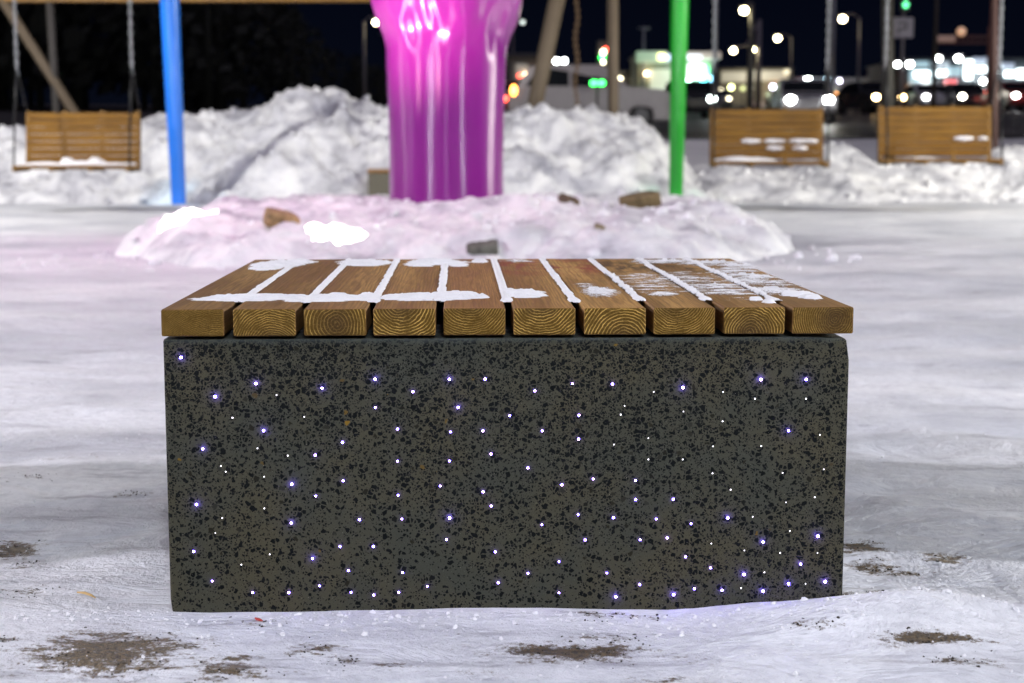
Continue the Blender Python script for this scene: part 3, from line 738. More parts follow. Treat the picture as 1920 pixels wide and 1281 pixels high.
for k, (px, py), Y, rz, lab in SPOT:
    s_ = sw0 if k == 0 else copy_tree(sw0)
    p = at(px, py, Y); s_.location = p; s_.rotation_euler = (0, 0, rz); tag(s_, lab, 'swing', SWG)
    if k == 0:
        seat_snow(p, rz, [(-0.30, 0.2, 0.36, 0.17, 0.035), (0.1, 0.22, 0.30, 0.14, 0.05), (-0.08, 0.2, 0.1, 0.1, 0.08), (0.22, 0.25, 0.1, 0.1, 0.085), (0.42, 0.2, 0.22, 0.15, 0.03)], 'snow heaped along the seat of the far left swing')
    if k == 1:
        seat_snow(p, rz, [(-0.35, 0.2, 0.30, 0.18, 0.05), (-0.12, 0.22, 0.2, 0.14, 0.04)], 'snow on the seat of the swing right of the green pole')
        back_snow(p, rz, [(-0.30, -0.07, 2), (-0.03, 0.22, 2), (0.26, 0.60, 2), (0.0, 0.2, 1), (0.3, 0.48, 1)], 'strips of snow on the back slats of the swing right of the green pole')
    if k == 2:
        seat_snow(p, rz, [(-0.2, 0.3, 0.2, 0.12, 0.015)], 'thin snow on the seat of the swing at the right edge')
        back_snow(p, rz, [(0.22, 0.45, 2), (0.5, 0.62, 2)], 'short snow strips on the back slats of the swing at the right edge')
# swing frames: posts, a leaning brace and beams of round timber
def beam_frame(Y, posts, beams, label, mat=M_frost, r_=0.055):
    a0 = at(*posts[0][0], Y); root = empty('timber_frame', (a0.x, Y, 0), 0, label, 'timber frame', 'timber frames the swings hang from')
    for pb, pt, rr2, mt in posts:
        a = at(*pb, Y); b = at(*pt, Y); d = b-a; k0 = -a.z/d.z if d.z else 0
        s_ = a+d*((0.0-a.z)/d.z); e_ = a+d*((3.35-a.z)/d.z)
        bm = bmesh.new(); tube(bm, [s_-root.location, (s_+e_)/2-root.location, e_-root.location], rr2, 14); obj('post', bm, mt or mat, root)
    for x0_, x1_, yy, z, mt in beams:
        bm = bmesh.new(); box(bm, ((x0_+x1_)/2-a0.x, yy-Y, z), (abs(x1_-x0_), 0.14, 0.14), bev=0.01); obj('beam', bm, mt or M_sw, root)
xb0, xb1 = at(150, 0, 23.5).x, at(760, 0, 23.5).x
beam_frame(23.5, [((140, 212), (12, 12), 0.075, None), ((106, 210), (93, 0), 0.06, plain('dim_frost_wood', (0.05, 0.045, 0.04), 0.7))],
           [(at(-60, 0, 23.5).x, xb1, 23.5, at(400, -2, 23.5).z+0.02, None)], 'timber frame behind the left swing with a yellow beam and a leaning brace')
beam_frame(23.5, [((1000, 212), (1046, -8), 0.125, None), ((1150, 214), (1149, 0), 0.085, None)],
           [(at(900, 0, 23.5).x, at(1300, 0, 23.5).x, 23.5, 3.4, None)], 'timber frame behind the snow bank right of the pillar, one post upright and one leaning')
beam_frame(24.6, [((1668, 300), (1664, 0), 0.095, plain('dark_post', (0.02, 0.018, 0.012), 0.6)), ((1866, 300), (1866, 0), 0.045, plain('rusty_post', (0.10, 0.055, 0.045), 0.6))],
           [(at(1250, 0, 24.6).x, at(2000, 0, 24.6).x, 24.6, 3.42, None)], 'dark timber frame over the two right swings')
# loose chain beside the leaning post
p = at(1080, 212, 23.0); bm = bmesh.new()
for q_ in range(44):
    M = Matrix.Translation((0.018*math.sin(q_*0.5), 0, q_*0.052)) @ Matrix.Rotation(R(90*(q_ % 2)), 4, 'Z')
    tube(bm, [M @ Vector((0, 0, -0.03)), M @ Vector((0.028, 0, -0.01)), M @ Vector((0.028, 0, 0.012)), M @ Vector((0, 0, 0.03)), M @ Vector((-0.028, 0, 0.012)), M @ Vector((-0.028, 0, -0.01)), M @ Vector((0, 0, -0.03))], 0.013, 5, False)
o = obj('hanging_chain', bm, plain('rusty_chain', (0.16, 0.10, 0.05), 0.6, 0.3)); o.location = (p.x, p.y, p.z-0.05)
tag(o, 'rusty brown chain hanging between the leaning and the upright post', 'chain')

# ------------------------------------------------------------ far background
def gz(x, y): return ghei(x, y)
def far_wood():
    bm = bmesh.new(); r2 = random.Random(3)
    top = [(-900,-700),(0,-500),(250,-300),(420,-160),(540,-10),(600,60),(660,95),(720,120),(780,150),(820,190)]
    for i in range(150):
        px = r2.uniform(-700, 800); Y = r2.uniform(75, 120); ty = lerp_tab(top, px)+r2.uniform(0, 30)
        b = at(px, 300, Y); zb = gz(b.x, Y); zt = max(zb+2.5, at(px, ty, Y).z); h = zt-zb
        tube(bm, [(b.x, Y, zb), (b.x+r2.uniform(-.3, .3), Y, zb+h*0.8)], [0.22, 0.05], 6)
        for k in range(150):
            t_ = r2.random()**0.8; z = zb+h*(0.08+0.92*t_); rad = (0.35+1.5*math.sin(min(1, (1.05-t_))*2.2))*h*0.16
            a = r2.uniform(0, 6.283); q = rad*math.sqrt(r2.random())
            c = Vector((b.x+q*math.cos(a), Y+q*math.sin(a), z)); s_ = r2.uniform(0.35, 0.9)*h*0.055
            n = Vector((r2.uniform(-1, 1), r2.uniform(-1, 1), r2.uniform(-.5, 1))).normalized(); u = n.orthogonal().normalized(); w = n.cross(u)
            bm.faces.new([bm.verts.new(c+u*s_), bm.verts.new(c+w*s_*.7), bm.verts.new(c-u*s_), bm.verts.new(c-w*s_*.7)])
    o = obj('dark_wood', bm, plain('night_foliage', (0.010, 0.012, 0.009), 0.9))
    tag(o, 'black mass of trees in the night behind the left swing', 'woodland', None, 'stuff')
far_wood()

M_pole = plain('lamp_pole_paint', (0.16, 0.15, 0.16), 0.5); M_dpole = plain('dark_lamp_pole', (0.030, 0.028, 0.026), 0.5)
GL = {}
def gl(key, col, es):
    if key not in GL: GL[key] = glow('lit_'+key, col, es)
    return GL[key]
WARM = gl('warm', (1.0, 0.86, 0.50), 42); WARMD = gl('warm_dim', (1.0, 0.90, 0.62), 9)
WHITE = gl('white', (0.95, 1.0, 0.98), 40); BLUEW = gl('blue_white', (0.55, 0.85, 1.0), 16); LIL = gl('lilac', (0.85, 0.8, 1.0), 14)
ORG = gl('orange', (1.0, 0.33, 0.04), 11); RED = gl('red', (1.0, 0.07, 0.03), 8); GRN = gl('green', (0.02, 1.0, 0.10), 9); PEACH = gl('peach', (1.0, 0.70, 0.42), 10)
GREY = gl('dim_grey', (0.75, 0.85, 0.8), 2.0); CYAN = gl('cyan', (0.1, 0.75, 0.9), 9)
def street_lamp(heads, pole_px, Y, label, mat=M_pole, pr=0.09, top=None, group='street lamps in the distance'):
    ptop = min(h[1] for h in heads) if top is None else top
    a = at(pole_px, 250, Y); zb = gz(a.x, Y); zt = at(pole_px, ptop-3, Y).z
    root = empty('street_lamp', (a.x, Y, zb), 0, label, 'street lamp', group)
    bm = bmesh.new(); tube(bm, [(0, 0, -0.1), (0, 0, (zt-zb)*0.5), (0, 0, zt-zb)], [pr, pr*0.85, pr*0.6], 12); obj('pole', bm, mat, root)
    for px, py, r_, m in heads:
        p = at(px, py, Y); l = p-Vector((a.x, Y, zb)); rm = r_*Y/FPX
        bm = bmesh.new(); tube(bm, [(0, 0, zt-zb-0.05), (l.x*0.5, 0, l.z+rm*1.3+0.1), (l.x, 0, l.z+rm*1.2)], pr*0.35, 8); obj('arm', bm, mat, root)
        bm = bmesh.new(); box(bm, (l.x, 0, l.z+rm*1.05), (rm*3.4, rm*2, rm*0.5), bev=rm*0.15); hd = obj('lamp_head', bm, mat, root)
        bm = bmesh.new(); ball(bm, (l.x, 0, l.z), rm, (1, 1, 0.9)); obj('lamp', bm, m, hd)
LA = [([(705,42,5,WARM)], 685, 75, 'street lamp with a warm light just left of the magenta pillar'),
 ([(980,42,4,GREY)], 962, 130, 'dim street lamp just right of the magenta pillar'),
 ([(1458,72,5,WARM)], 1480, 120, 'lone warm street lamp over the beige building, right of the two lamp mast'),
 ([(1580,36,6,WARM)], 1606, 85, 'warm street lamp with its dim pole to its right, right of the tall grey pole'),
 ([(1683,121,5,WHITE),(1706,121,6,WHITE)], 1690, 140, 'two white lamps side by side on one mast left of the white lit market'),
 ([(1760,110,5,WHITE)], 1762, 150, 'white street lamp above the left part of the market lights'),
 ([(1797,110,6,WHITE)], 1799, 150, 'brighter white street lamp above the middle of the market lights')]
for a in LA: street_lamp(*a)
street_lamp([(1395,20,7,WARM)], 1405, 50, 'brightest warm street lamp on a thick dark post right of the green pole', M_dpole, 0.13, 8)
street_lamp([(1375,95,5,WARM),(1411,93,5,WARM)], 1420, 95, 'lamp mast with two warm lights, just behind the thick dark post', M_pole, 0.2, 40)
def mast(px, ptop, Y, r_, mat, label):
    a = at(px, 250, Y); zb = gz(a.x, Y); zt = at(px, ptop, Y).z; bm = bmesh.new(); tube(bm, [(0, 0, -.1), (0, 0, (zt-zb)/2), (0, 0, zt-zb)], [r_, r_*0.8, r_*0.6], 10)
    tube(bm, [(-0.6, 0, zt-zb-0.15), (0.6, 0, zt-zb-0.15)], r_*0.5, 8)
    o = obj('utility_pole', bm, mat); o.location = (a.x, Y, zb); tag(o, label, 'utility pole', 'poles along the road')
Mg = plain('grey_mast', (0.20, 0.21, 0.24), 0.5); Mr = plain('reddish_mast', (0.22, 0.10, 0.08), 0.6)
mast(1340, -60, 80, 0.11, Mg, 'slim grey pole between the green pole and the bright street lamp')
mast(1557, -80, 70, 0.14, Mg, 'tall pale grey pole above the right end of the middle swing')
mast(1205, 50, 150, 0.18, Mg, 'faint thin pole left of the fuel station')
mast(1748, -60, 70, 0.13, plain('brown_mast', (0.035, 0.028, 0.02), 0.6), 'dark brown pole left of the crane jib')
mast(1852, -60, 70, 0.13, Mr, 'reddish pole right of the crane jib')
mast(727, 60, 110, 0.10, M_dpole, 'thin dark pole beside the left edge of the magenta pillar')
# crane jib
a = at(1752, 75, 170); b = at(1856, 75, 170); root = empty('crane', (b.x, 170, gz(b.x, 170)), 0, 'rusty crane jib with a self-glowing trolley above the market', 'crane')
bm = bmesh.new(); zt = a.z-root.location.z
for s_ in (-0.35, 0.35): tube(bm, [(a.x-b.x, 0, zt+s_), (0.5, 0, zt+s_)], 0.14, 6)
for k in range(12):
    x = (a.x-b.x)*k/12; tube(bm, [(x, 0, zt-0.35), (x+(a.x-b.x)/24, 0, zt+0.35)], 0.09, 5)
obj('jib', bm, Mr, root)
bm = bmesh.new(); tube(bm, [(0, 0, 0), (0, 0, zt+1.5)], 0.25, 8); obj('mast', bm, Mr, root)
bm = bmesh.new(); ball(bm, ((a.x-b.x)*0.52, 0, zt+0.9), 0.5); obj('lamp', bm, gl('dim_peach', (1, .55, .3), .6), root)
bm = bmesh.new(); box(bm, ((a.x-b.x)*0.8, 0, zt+0.1), (2.0, 0.6, 0.7), bev=.05); obj('trolley', bm, gl('dim_peach2', (1, .5, .25), .12), root)  # trolley made to look lit by a faint emission of its own

# road sign with traffic signal over it
def sign():
    p = at(1690, 52, 55); zb = gz(p.x, 55); root = empty('road_sign', (p.x, 55, zb), 0, 'pale square road sign under a small green signal at the top right', 'road sign')
    z = p.z-zb
    bm = bmesh.new(); tube(bm, [(0.08, 0.05, -.1), (0.08, 0.05, z+1.0)], 0.06, 10); obj('pole', bm, M_pole, root)
    bm = bmesh.new(); box(bm, (0, 0, z), (0.86, 0.03, 0.72), bev=0.04); pl = obj('sign_plate', bm, plain('sign_face', (0.36, 0.34, 0.38), 0.5), root)
    bm = bmesh.new()
    box(bm, (0.02, -0.02, z+0.16), (0.34, 0.012, 0.06)); box(bm, (0.17, -0.02, z+0.05), (0.06, 0.012, 0.2)); box(bm, (0.02, -0.02, z-0.04), (0.30, 0.012, 0.06)); box(bm, (-0.10, -0.02, z-0.14), (0.06, 0.012, 0.18))
    obj('marking', bm, plain('sign_mark', (0.05, 0.05, 0.05), 0.6), pl)
    bm = bmesh.new(); box(bm, (0.1, 0, z+1.0), (0.34, 0.22, 0.9), bev=0.03); s2 = obj('signal_box', bm, M_dpole, root)
    bm = bmesh.new(); ball(bm, (0.1, -0.12, z+0.78), 0.11); obj('signal_light', bm, gl('soft_green', (0.1, 1.0, 0.35), 2.5), s2)
    bm = bmesh.new(); ball(bm, (0.1, -0.12, z+1.1), 0.11); obj('signal_light', bm, gl('soft_green', (0.1, 1.0, 0.35), 2.5), s2)
sign()
# traffic lights right of the pillar
def traffic():
    p = at(1131, 110, 60); zb = gz(p.x, 60); root = empty('traffic_light', (p.x, 60, zb), 0, 'traffic light showing green beside the upright post right of the pillar', 'traffic light'); z = p.z-zb
    bm = bmesh.new(); tube(bm, [(0.35, 0, -.1), (0.35, 0, z+.8)], 0.07, 10); obj('pole', bm, M_dpole, root)
    bm = bmesh.new(); box(bm, (0, 0.1, z-0.1), (0.5, 0.2, 1.6), bev=0.04); hb = obj('signal_box', bm, M_dpole, root)
    for dx_, py, r_, m in ((0, 98, 7, WARMD), (-2, 108, 8, GRN), (4, 93, 6, RED), (0, 117, 5, WARMD), (2, 137, 6, gl('teal', (0.02, .6, .35), 3)),):
        q = at(1131+dx_, py, 60); bm = bmesh.new(); ball(bm, (q.x-p.x, -0.08, q.z-zb), r_*60/FPX*0.7); obj('signal_light', bm, m, hb)
    p2 = at(1120, 156, 44); root = empty('pedestrian_signal', (p2.x, 44, gz(p2.x, 44)), 0, 'low green signal light glowing in front of the pale pickup', 'signal'); z = p2.z-root.location.z
    bm = bmesh.new(); tube(bm, [(0, 0.06, -.1), (0, 0.06, z+.2)], 0.04, 10); obj('pole', bm, M_dpole, root)
    bm = bmesh.new(); box(bm, (0, 0.05, z), (0.42, 0.1, 0.22), bev=0.02); obj('signal_box', bm, M_dpole, root)
    for x in (-0.10, 0.12): bm = bmesh.new(); ball(bm, (x, -0.02, z), 0.10, (1.1, 0.5, 0.8)); obj('signal_light', bm, GRN, root)
traffic()

# cars -------------------------------------------------------------
def car_mesh(kind, paint):
    """car along +X; returns root with parts"""
    root = empty(kind)
    if kind == 'pickup_truck':
        L, Wd, ax, rw = 5.4, 1.95, (-1.62, 1.62), 0.40
        prof = [(-2.7, 0.62), (-2.72, 1.12), (-2.62, 1.18), (-2.45, 1.22), (-2.0, 1.84), (-1.6, 1.90), (0.35, 1.90), (0.95, 1.45), (1.2, 1.26), (2.3, 1.18), (2.62, 1.05), (2.72, 0.72), (2.68, 0.5)]
        wins = [[(-2.15, 1.28), (-1.78, 1.78), (-0.75, 1.80), (-0.75, 1.28)], [(-0.65, 1.28), (-0.65, 1.80), (0.30, 1.78), (0.88, 1.28)]]
    else:
        L, Wd, ax, rw = 4.4, 1.78, (-1.32, 1.36), 0.33
        prof = [(-2.18, 0.5), (-2.2, 0.86), (-2.05, 0.98), (-1.55, 1.02), (-1.0, 1.40), (0.05, 1.46), (0.55, 1.38), (1.05, 0.98), (1.9, 0.86), (2.15, 0.70), (2.18, 0.42)]
        wins = [[(-1.35, 1.03), (-0.93, 1.34), (-0.15, 1.38), (-0.15, 1.03)], [(-0.07, 1.03), (-0.07, 1.38), (0.48, 1.32), (0.86, 1.03)]]
    z0 = 0.30
    low = []
    for a in sorted(ax, reverse=True):
        low.append((a+rw*1.22, z0))
        for k in range(7):
            an = k/6*math.pi; low.append((a+rw*1.18*math.cos(an), 0.36+rw*1.18*math.sin(an)))
        low.append((a-rw*1.22, z0))
    poly = prof+[(prof[-1][0]-0.05, z0)]+low+[(prof[0][0]+0.05, z0)]
    bm = bmesh.new(); sh = 1.0 if kind != 'pickup_truck' else 1.26
    def yy(z): return Wd/2*(1-0.16*sm(sh-0.1, sh+0.75, z)-0.04*(1-sm(0.3, 0.6, z)))
    A = [bm.verts.new((x, -yy(z), z)) for x, z in poly]; B = [bm.verts.new((x, yy(z), z)) for x, z in poly]
    fa = bm.faces.new(A); fb = bm.faces.new(B[::-1]); n = len(poly)
    for i in range(n): bm.faces.new((A[i], B[i], B[(i+1) % n], A[(i+1) % n]))
    bmesh.ops.triangulate(bm, faces=[fa, fb]); bmesh.ops.recalc_face_normals(bm, faces=bm.faces)
    obj('body', bm, paint, root)
    Mw = plain('car_glass', (0.01, 0.012, 0.015), 0.1)
    for w in wins:
        for s_ in (-1, 1):
            bm = bmesh.new(); vv = [bm.verts.new((x, s_*(yy(z)+0.006), z)) for x, z in w]; bm.faces.new(vv if s_ < 0 else vv[::-1]); obj('side_window', bm, Mw, root)
    k = next(i for i, q in enumerate(prof) if q[0] > 0.3 and q[1] > 1.3); p1, p2 = prof[k], prof[k+1]
    def slant(p1, p2, nm, off):
        bm = bmesh.new(); a, b = Vector((p1[0], 0, p1[1])), Vector((p2[0], 0, p2[1])); d = b-a; a2 = a+d*0.08; b2 = a+d*0.92; nrm = Vector((-d.z, 0, d.x)).normalized()*off
        if nrm.z < 0: nrm = -nrm
        vv = [bm.verts.new(Vector((q.x, s_*(yy(q.z)-0.10), q.z))+nrm) for q, s_ in ((a2, -1), (b2, -1), (b2, 1), (a2, 1))]; bm.faces.new(vv); obj(nm, bm, Mw, root)
    slant(p1, p2, 'windscreen', 0.008)
    j = next(i for i, q in enumerate(prof) if q[1] > 1.3)
    slant(prof[j], prof[j-1], 'rear_window', 0.008)
    for a in ax:
        for s_ in (-1, 1):
            bm = bmesh.new(); tube(bm, [(a, s_*(Wd/2-0.22), rw), (a, s_*(Wd/2-0.01), rw)], rw, 20); wh = obj('wheel', bm, plain('tyre', (0.015, 0.015, 0.016), 0.8), root)
            bm = bmesh.new(); tube(bm, [(a, s_*(Wd/2-0.05), rw), (a, s_*(Wd/2+0.002), rw)], rw*0.6, 14); obj('rim', bm, plain('wheel_rim', (0.06, 0.06, 0.065), 0.4, 0.6), wh)
    return root, L, Wd
def lights_for(root, L, Wd, hm, tm, hr=0.11):
    for s_ in (-1, 1):
        bm = bmesh.new(); ball(bm, (L/2-0.04, s_*(Wd/2-0.28), 0.70), hr, (0.6, 1.2, 0.9)); obj('headlight', bm, hm, root)
        bm = bmesh.new(); ball(bm, (-L/2+0.04, s_*(Wd/2-0.18), 0.90), hr*0.9, (0.5, 1, 1.4)); obj('taillight', bm, tm, root)
PT = plain('pale_grey_paint', (0.26, 0.245, 0.25), 0.35, 0.1); OFF = plain('unlit_lens', (0.4, 0.4, 0.4), 0.2)
t_, L_, W_ = car_mesh('pickup_truck', PT); lights_for(t_, L_, W_, OFF, OFF)
p = at(1106, 245, 46); t_.location = (p.x, 46, gz(p.x, 46)+0.05); t_.scale = (0.9, 1, 1); tag(t_, 'pale grey crew cab vehicle parked side on behind the snow bank right of the pillar', 'pickup')
for ch in list(t_.children):
    if ch.name.startswith('taillight'):
        ch.data.materials[0] = ORG
        side = 1 if sum(v.co.y for v in ch.data.vertices) > 0 else -1
        for v in ch.data.vertices: v.co = Vector((v.co.x*1.0+0.12+(v.co.x+2.66)*1.2, v.co.y+side*0.16, v.co.z+0.25+(v.co.z-0.9)*0.2))
# row of parked and moving cars seen as lights
CP = [plain('car_paint_white', (0.5, 0.5, 0.52), 0.3), plain('car_paint_dark', (0.03, 0.03, 0.035), 0.25), plain('car_paint_red', (0.20, 0.02, 0.02), 0.3), plain('car_paint_silver', (0.25, 0.25, 0.27), 0.25, 0.3)]
CARS = [(974, 178, 62, -90, RED, RED, 2, 'red lit car tail just right of the magenta pillar'),
 (1505, 201, 52, -95, gl('bright_white', (1, 1, 0.95), 70), RED, 3, 'car with the most dazzling headlights, above the right end of the middle swing'),
 (1463, 170, 118, -90, LIL, RED, 2, 'small red car with lilac headlights below the beige building'),
 (1630, 198, 70, -80, gl('amber', (1, .7, .3), 35), ORG, 1, 'car with amber lights left of the right swing'),
 (1737, 197, 82, -90, gl('plain_white', (1, .98, 1), 24), RED, 0, 'white car with twin headlights above the left part of the right swing'),
 (1803, 201, 80, -90, gl('pale_amber', (1, .93, .75), 45), ORG, 1, 'dark car with strong pale amber headlights above the right part of the right swing'),
 (1292, 200, 60, -90, gl('cool_white', (.85, 1, .97), 30), RED, 1, 'dark car with cool white headlights just right of the green pole'),
 (1345, 184, 120, -90, WARMD, RED, 3, 'silver car with faint yellow headlights far behind the middle swing'),
 (1588, 186, 115, -90, PEACH, RED, 3, 'silver car with peach coloured headlights right of the tall pale grey pole'),
 (1900, 205, 75, -90, gl('plain_white', (1, .98, 1), 24), RED, 2, 'red car with white headlights at the right edge of the picture')]
base_cars = {}
for px, py, Y, rz, hm, tm, ci, lab in CARS:
    r_, L_, W_ = car_mesh('parked_car', CP[ci]); lights_for(r_, L_, W_, hm, tm, 0.13)
    p = at(px, py, Y); z = gz(p.x, Y)+0.06; zc = p.z-0.7
    r_.location = (p.x, Y, z); r_.rotation_euler = (0, 0, R(rz)); tag(r_, lab, 'car', 'cars with lights on beyond the square')

# buildings --------------------------------------------------------
def rect(px0, py0, px1, py1, Y): 
    a = at(px0, py0, Y); b = at(px1, py1, Y); return a.x, a.z, b.x, b.z
def building(name, px0, px1, ptop, Y, depth, col, label, parts, cat='building', roofm=None):
    a = at(px0, ptop, Y); b = at(px1, ptop, Y); zb = gz((a.x+b.x)/2, Y)-0.3; cx = (a.x+b.x)/2
    root = empty(name, (cx, Y, zb), 0, label, cat)
    H_ = a.z-zb; w = b.x-a.x
    bm = bmesh.new(); box(bm, (0, depth/2, H_/2), (w, depth, H_)); obj('wall', bm, plain(name+'_wall', col, 0.7), root)
    bm = bmesh.new(); box(bm, (0, depth/2, H_+0.12), (w+0.5, depth+0.5, 0.25), bev=0.05); obj('roof', bm, roofm or plain('flat_roof', (0.06, 0.06, 0.065), 0.7), root)
    for nm, x0_, y0_, x1_, y1_, m, out in parts:
        xa, za, xb, zb2 = rect(x0_, y0_, x1_, y1_, Y)
        bm = bmesh.new(); box(bm, ((xa+xb)/2-cx, -out/2-0.01, (za+zb2)/2-zb), (abs(xb-xa), out, abs(za-zb2)), bev=min(0.12, out*0.4)); obj(nm, bm, m, root)
    return root
def area_glow(px, py, Y, e_, col): 
    p = at(px, py, Y); lamp('facade_fill_light', 'POINT', (p.x, Y-4, p.z), e_, col, 0.5)  # unseen lamp added before each building front to brighten it
gcream = gl('shop_window_cream', (0.85, 0.95, 0.60), 0.40); ggreen = gl('sign_green', (0.25, 1.0, 0.35), 0.7); gwhite = gl('sign_white', (0.8, 0.95, 1.0), 1.6)
gbw = gl('market_panel', (0.45, 0.75, 0.85), 0.6); gbw2 = gl('market_panel_dim', (0.40, 0.50, 0.72), 0.45); gbw3 = gl('market_panel_bright', (0.85, 0.98, 1.0), 4)
r_ = building('fuel_station', 1196, 1345, 104, 150, 9, (0.30, 0.34, 0.26), 'brightly lit green and cream fuel station behind the green pole',
 [('canopy_sign', 1192, 97, 1250, 118, gl('sign_pale_green', (0.45, .8, .45), 0.35), 0.8), ('canopy_sign', 1285, 98, 1350, 112, gl('canopy_beige', (.75, .6, .5), .45), 0.8), ('window', 1218, 130, 1262, 178, gcream, 0.3), ('window', 1285, 118, 1330, 150, ggreen, 0.3), ('window', 1290, 160, 1326, 178, gcream, 0.3), ('door', 1268, 140, 1283, 198, gcream, 0.3),
  ('price_sign', 1232, 101, 1246, 114, gl('sign_yellow', (1.0, 1.0, 0.35), 3), 1.0), ('price_sign', 1248, 103, 1262, 114, gl('sign_blue', (.55, .65, 1.0), 1.5), 1.0), ('lit_panel', 1283, 104, 1313, 112, gl('sign_bluewhite', (.8, .87, 1.0), 1.6), 1.0),
  ('wall_lamp', 1298, 131, 1310, 142, WHITE, 1.0), ('wall_lamp', 1286, 150, 1294, 158, gl('mint', (.5, 1, .75), 14), 1.0), ('wall_lamp', 1313, 145, 1322, 156, CYAN, 1.0), ('wall_lamp', 1332, 144, 1340, 153, gl('azure', (.25, .6, 1), 8), 1.0), ('wall_lamp', 1229, 180, 1252, 188, gl('bright_mint', (.8, 1, .95), 2.5), 1.0), ('wall_lamp', 1208, 135, 1215, 142, PEACH, 1.0), ('wall_lamp', 1318, 128, 1326, 136, GRN, 1.0)], 'fuel station')
building('corner_shop', 1350, 1486, 130, 210, 14, (0.36, 0.34, 0.26), 'low beige building lit along its facade, behind the thick dark lamp post',
 [('window', 1352, 135, 1398, 154, gl('facade_beige', (.75, .68, .45), .40), .3), ('window', 1412, 133, 1478, 152, gl('facade_beige', (.75, .68, .45), .40), .3), ('wall_lamp', 1469, 131, 1481, 139, gl('dim_cream', (1, .9, .6), 1.2), .5), ('awning', 1405, 193, 1460, 206, gl('awning_pink', (.6, .3, .25), .35), 1.2), ('sign', 1443, 178, 1475, 190, gl('sign_dim_red', (.5, .15, .12), .3), .5), ('wall_lamp', 1458, 162, 1472, 172, ORG, .6)])  # lit look of the facade and awning put into them as emission
building('market_hall', 1698, 1990, 112, 190, 20, (0.07, 0.08, 0.09), 'wide market hall covered in blue white light panels at the upper right',
 [('light_panel', 1705, 115, 1740, 126, gbw, .5), ('light_panel', 1704, 131, 1746, 156, gbw, .5), ('light_panel', 1712, 134, 1740, 146, gbw3, .8), ('light_panel', 1702, 156, 1716, 180, gl('market_dim_teal', (.4, .6, .6), .4), .5), ('light_panel', 1746, 116, 1778, 128, gl('market_pale', (.6, .75, .85), .6), .5),
  ('light_panel', 1755, 132, 1772, 144, gbw3, .8), ('light_panel', 1777, 126, 1802, 143, gbw, .8), ('light_panel', 1808, 113, 1820, 150, gbw3, .8), ('light_panel', 1822, 108, 1850, 120, gbw2, .5), ('light_panel', 1828, 125, 1848, 136, gbw3, .8), ('light_panel', 1852, 122, 1872, 138, gbw3, .8),
  ('light_panel', 1876, 118, 1900, 130, gbw2, .5), ('light_panel', 1882, 134, 1900, 145, gbw3, .8), ('light_panel', 1905, 130, 1925, 148, gbw3, .8), ('shop_sign', 1770, 150, 1792, 168, gl('sign_red', (1, .08, .08), 1.3), .6)], 'market')
building('roadside_kiosk', 955, 1004, 108, 90, 6, (0.28, 0.25, 0.22), 'dim cream kiosk beside the right edge of the pillar', [('window', 966, 120, 990, 150, gl('kiosk_glow', (.6, .55, .4), .22), .2), ('wall_lamp', 982, 137, 990, 142, PEACH, .4), ('tail_sign', 970, 139, 979, 146, RED, .3)])
building('low_warehouse', 1000, 1190, 136, 160, 12, (0.05, 0.048, 0.05), 'dark low warehouse carrying two white floodlights, behind the pickup',
 [('wall_lamp', 1039, 111, 1047, 119, WHITE, .5), ('wall_lamp', 1054, 111, 1062, 119, WHITE, .5), ('wall_lamp', 1156, 145, 1166, 151, WARMD, .5), ('wall_lamp', 1161, 153, 1168, 159, gl('soft_warm', (1, .8, .5), 3), .5)])
building('long_shop_row', 1486, 1700, 148, 230, 14, (0.06, 0.06, 0.065), 'long dark shop row dotted with coloured lamps between the beige building and the market',
 [('wall_lamp', 1497, 153, 1507, 163, RED, .6), ('wall_lamp', 1509, 146, 1519, 156, WHITE, .6), ('wall_lamp', 1520, 153, 1529, 162, BLUEW, .6), ('wall_lamp', 1546, 146, 1560, 156, BLUEW, .6), ('wall_lamp', 1545, 160, 1558, 171, WHITE, .6), ('wall_lamp', 1538, 176, 1549, 187, gl('pale_blue_dim', (.5, .75, .9), 2), .6),
  ('wall_lamp', 1494, 176, 1512, 186, gl('olive', (.8, .85, .5), 1.2), .6), ('wall_lamp', 1576, 174, 1584, 182, PEACH, .6), ('wall_lamp', 1588, 170, 1596, 178, PEACH, .6), ('wall_lamp', 1609, 180, 1619, 190, gl('pale_blue_dim', (.5, .75, .9), 2), .6), ('wall_lamp', 1612, 193, 1620, 201, ORG, .6), ('wall_lamp', 1626, 168, 1634, 176, PEACH, .6),
  ('wall_lamp', 1671, 150, 1680, 160, gl('grey_dim', (.6, .7, .68), 2.5), .6), ('wall_lamp', 1672, 168, 1678, 174, gl('soft_warm', (1, .8, .5), 3), .6)])
r9 = random.Random(21)
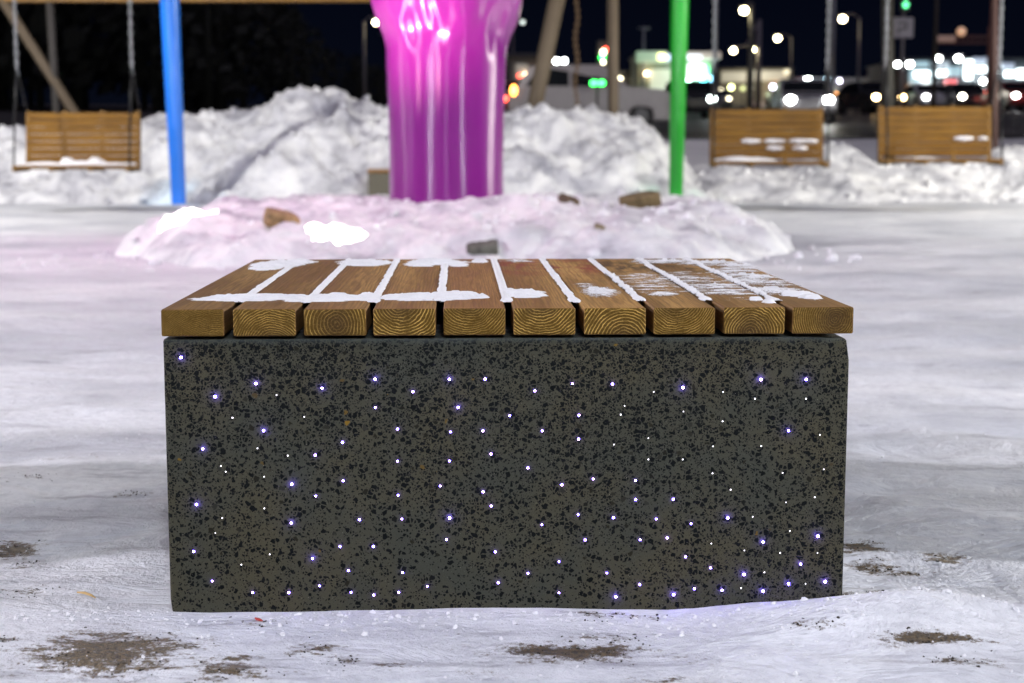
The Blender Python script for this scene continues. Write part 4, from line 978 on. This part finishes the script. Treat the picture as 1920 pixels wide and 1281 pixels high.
for nm_, xa_, xb_, Y_, n_ in (('market_hall', 1702, 1915, 189, 13), ('long_shop_row', 1490, 1695, 229, 12)):
    root = bpy.data.objects[nm_]
    for q_ in range(n_):
        px = xa_+(xb_-xa_)*(q_+r9.random())/n_; p = at(px, r9.uniform(150, 173), Y_)-root.location
        bm = bmesh.new(); ball(bm, (p.x, -0.6, p.z), r9.uniform(.16, .34)); obj('wall_lamp', bm, r9.choice([WHITE, WARMD, PEACH, ORG, LIL, WARMD, WHITE]), root)
# yard lamps in front of the shops
def yard(px, py, Y, m, r_, label):
    a = at(px, py, Y); zb = gz(a.x, Y); root = empty('yard_lamp', (a.x, Y, zb), 0, label, 'yard lamp', 'small yard lamps along the road'); h = max(0.5, a.z-zb)
    bm = bmesh.new(); tube(bm, [(0, 0, -.1), (0, 0, h)], 0.05, 8); obj('pole', bm, M_dpole, root)
    bm = bmesh.new(); ball(bm, (0, 0, h), r_); obj('lamp', bm, m, root)
for px, py, Y, m, r_, lab in [(1335,172,130,WARMD,.20,'leftmost of the row of four small yellowish yard lamps left of the thick post'),(1352,171,130,WARMD,.20,'second of the four small yard lamps left of the thick post'),(1371,164,130,gl('lime',(.95,1,.4),9),.22,'lime coloured yard lamp, brightest of the row left of the thick post'),(1393,166,130,gl('lime_dim',(.7,.75,.3),1.5),.22,'dimmest yard lamp, touching the thick dark post'),
 (1449,163,130,LIL,.2,'lilac yard lamp left of the orange light'),(1477,163,130,LIL,.2,'lilac yard lamp right of the orange light'),(1453,190,120,gl('dim_rose',(.8,.55,.5),1.6),.2,'faint rose yard lamp below the orange light'),
 (1704,181,110,gl('cream',(1,.9,.65),16),.2,'cream yard lamp at the foot of the market, left end'),(1755,171,110,gl('grey_dim',(.6,.7,.68),2.5),.2,'dim grey yard lamp under the market'),(1787,171,110,gl('dull_peach',(1,.65,.45),5),.2,'peach yard lamp under the red market sign'),(1742,190,105,gl('rose',(1,.6,.5),5),.18,'rose coloured yard lamp between two white headlights')]:
    yard(px, py, Y, m, r_, lab)
for px, py, Y, e_, col in [(1265,125,150,260,(.8,1,.75)),(1420,140,210,420,(1,.9,.65)),(1840,150,190,300,(.7,.9,1))]: area_glow(px, py, Y, e_, col)
p = at(1080, 100, 40); lamp('parking_light', 'POINT', (p.x-2, 38, 7), 380, (1.0, .88, .85), 0.3)
# nothing is hidden: every object, the added unseen ones too, stays where it stands
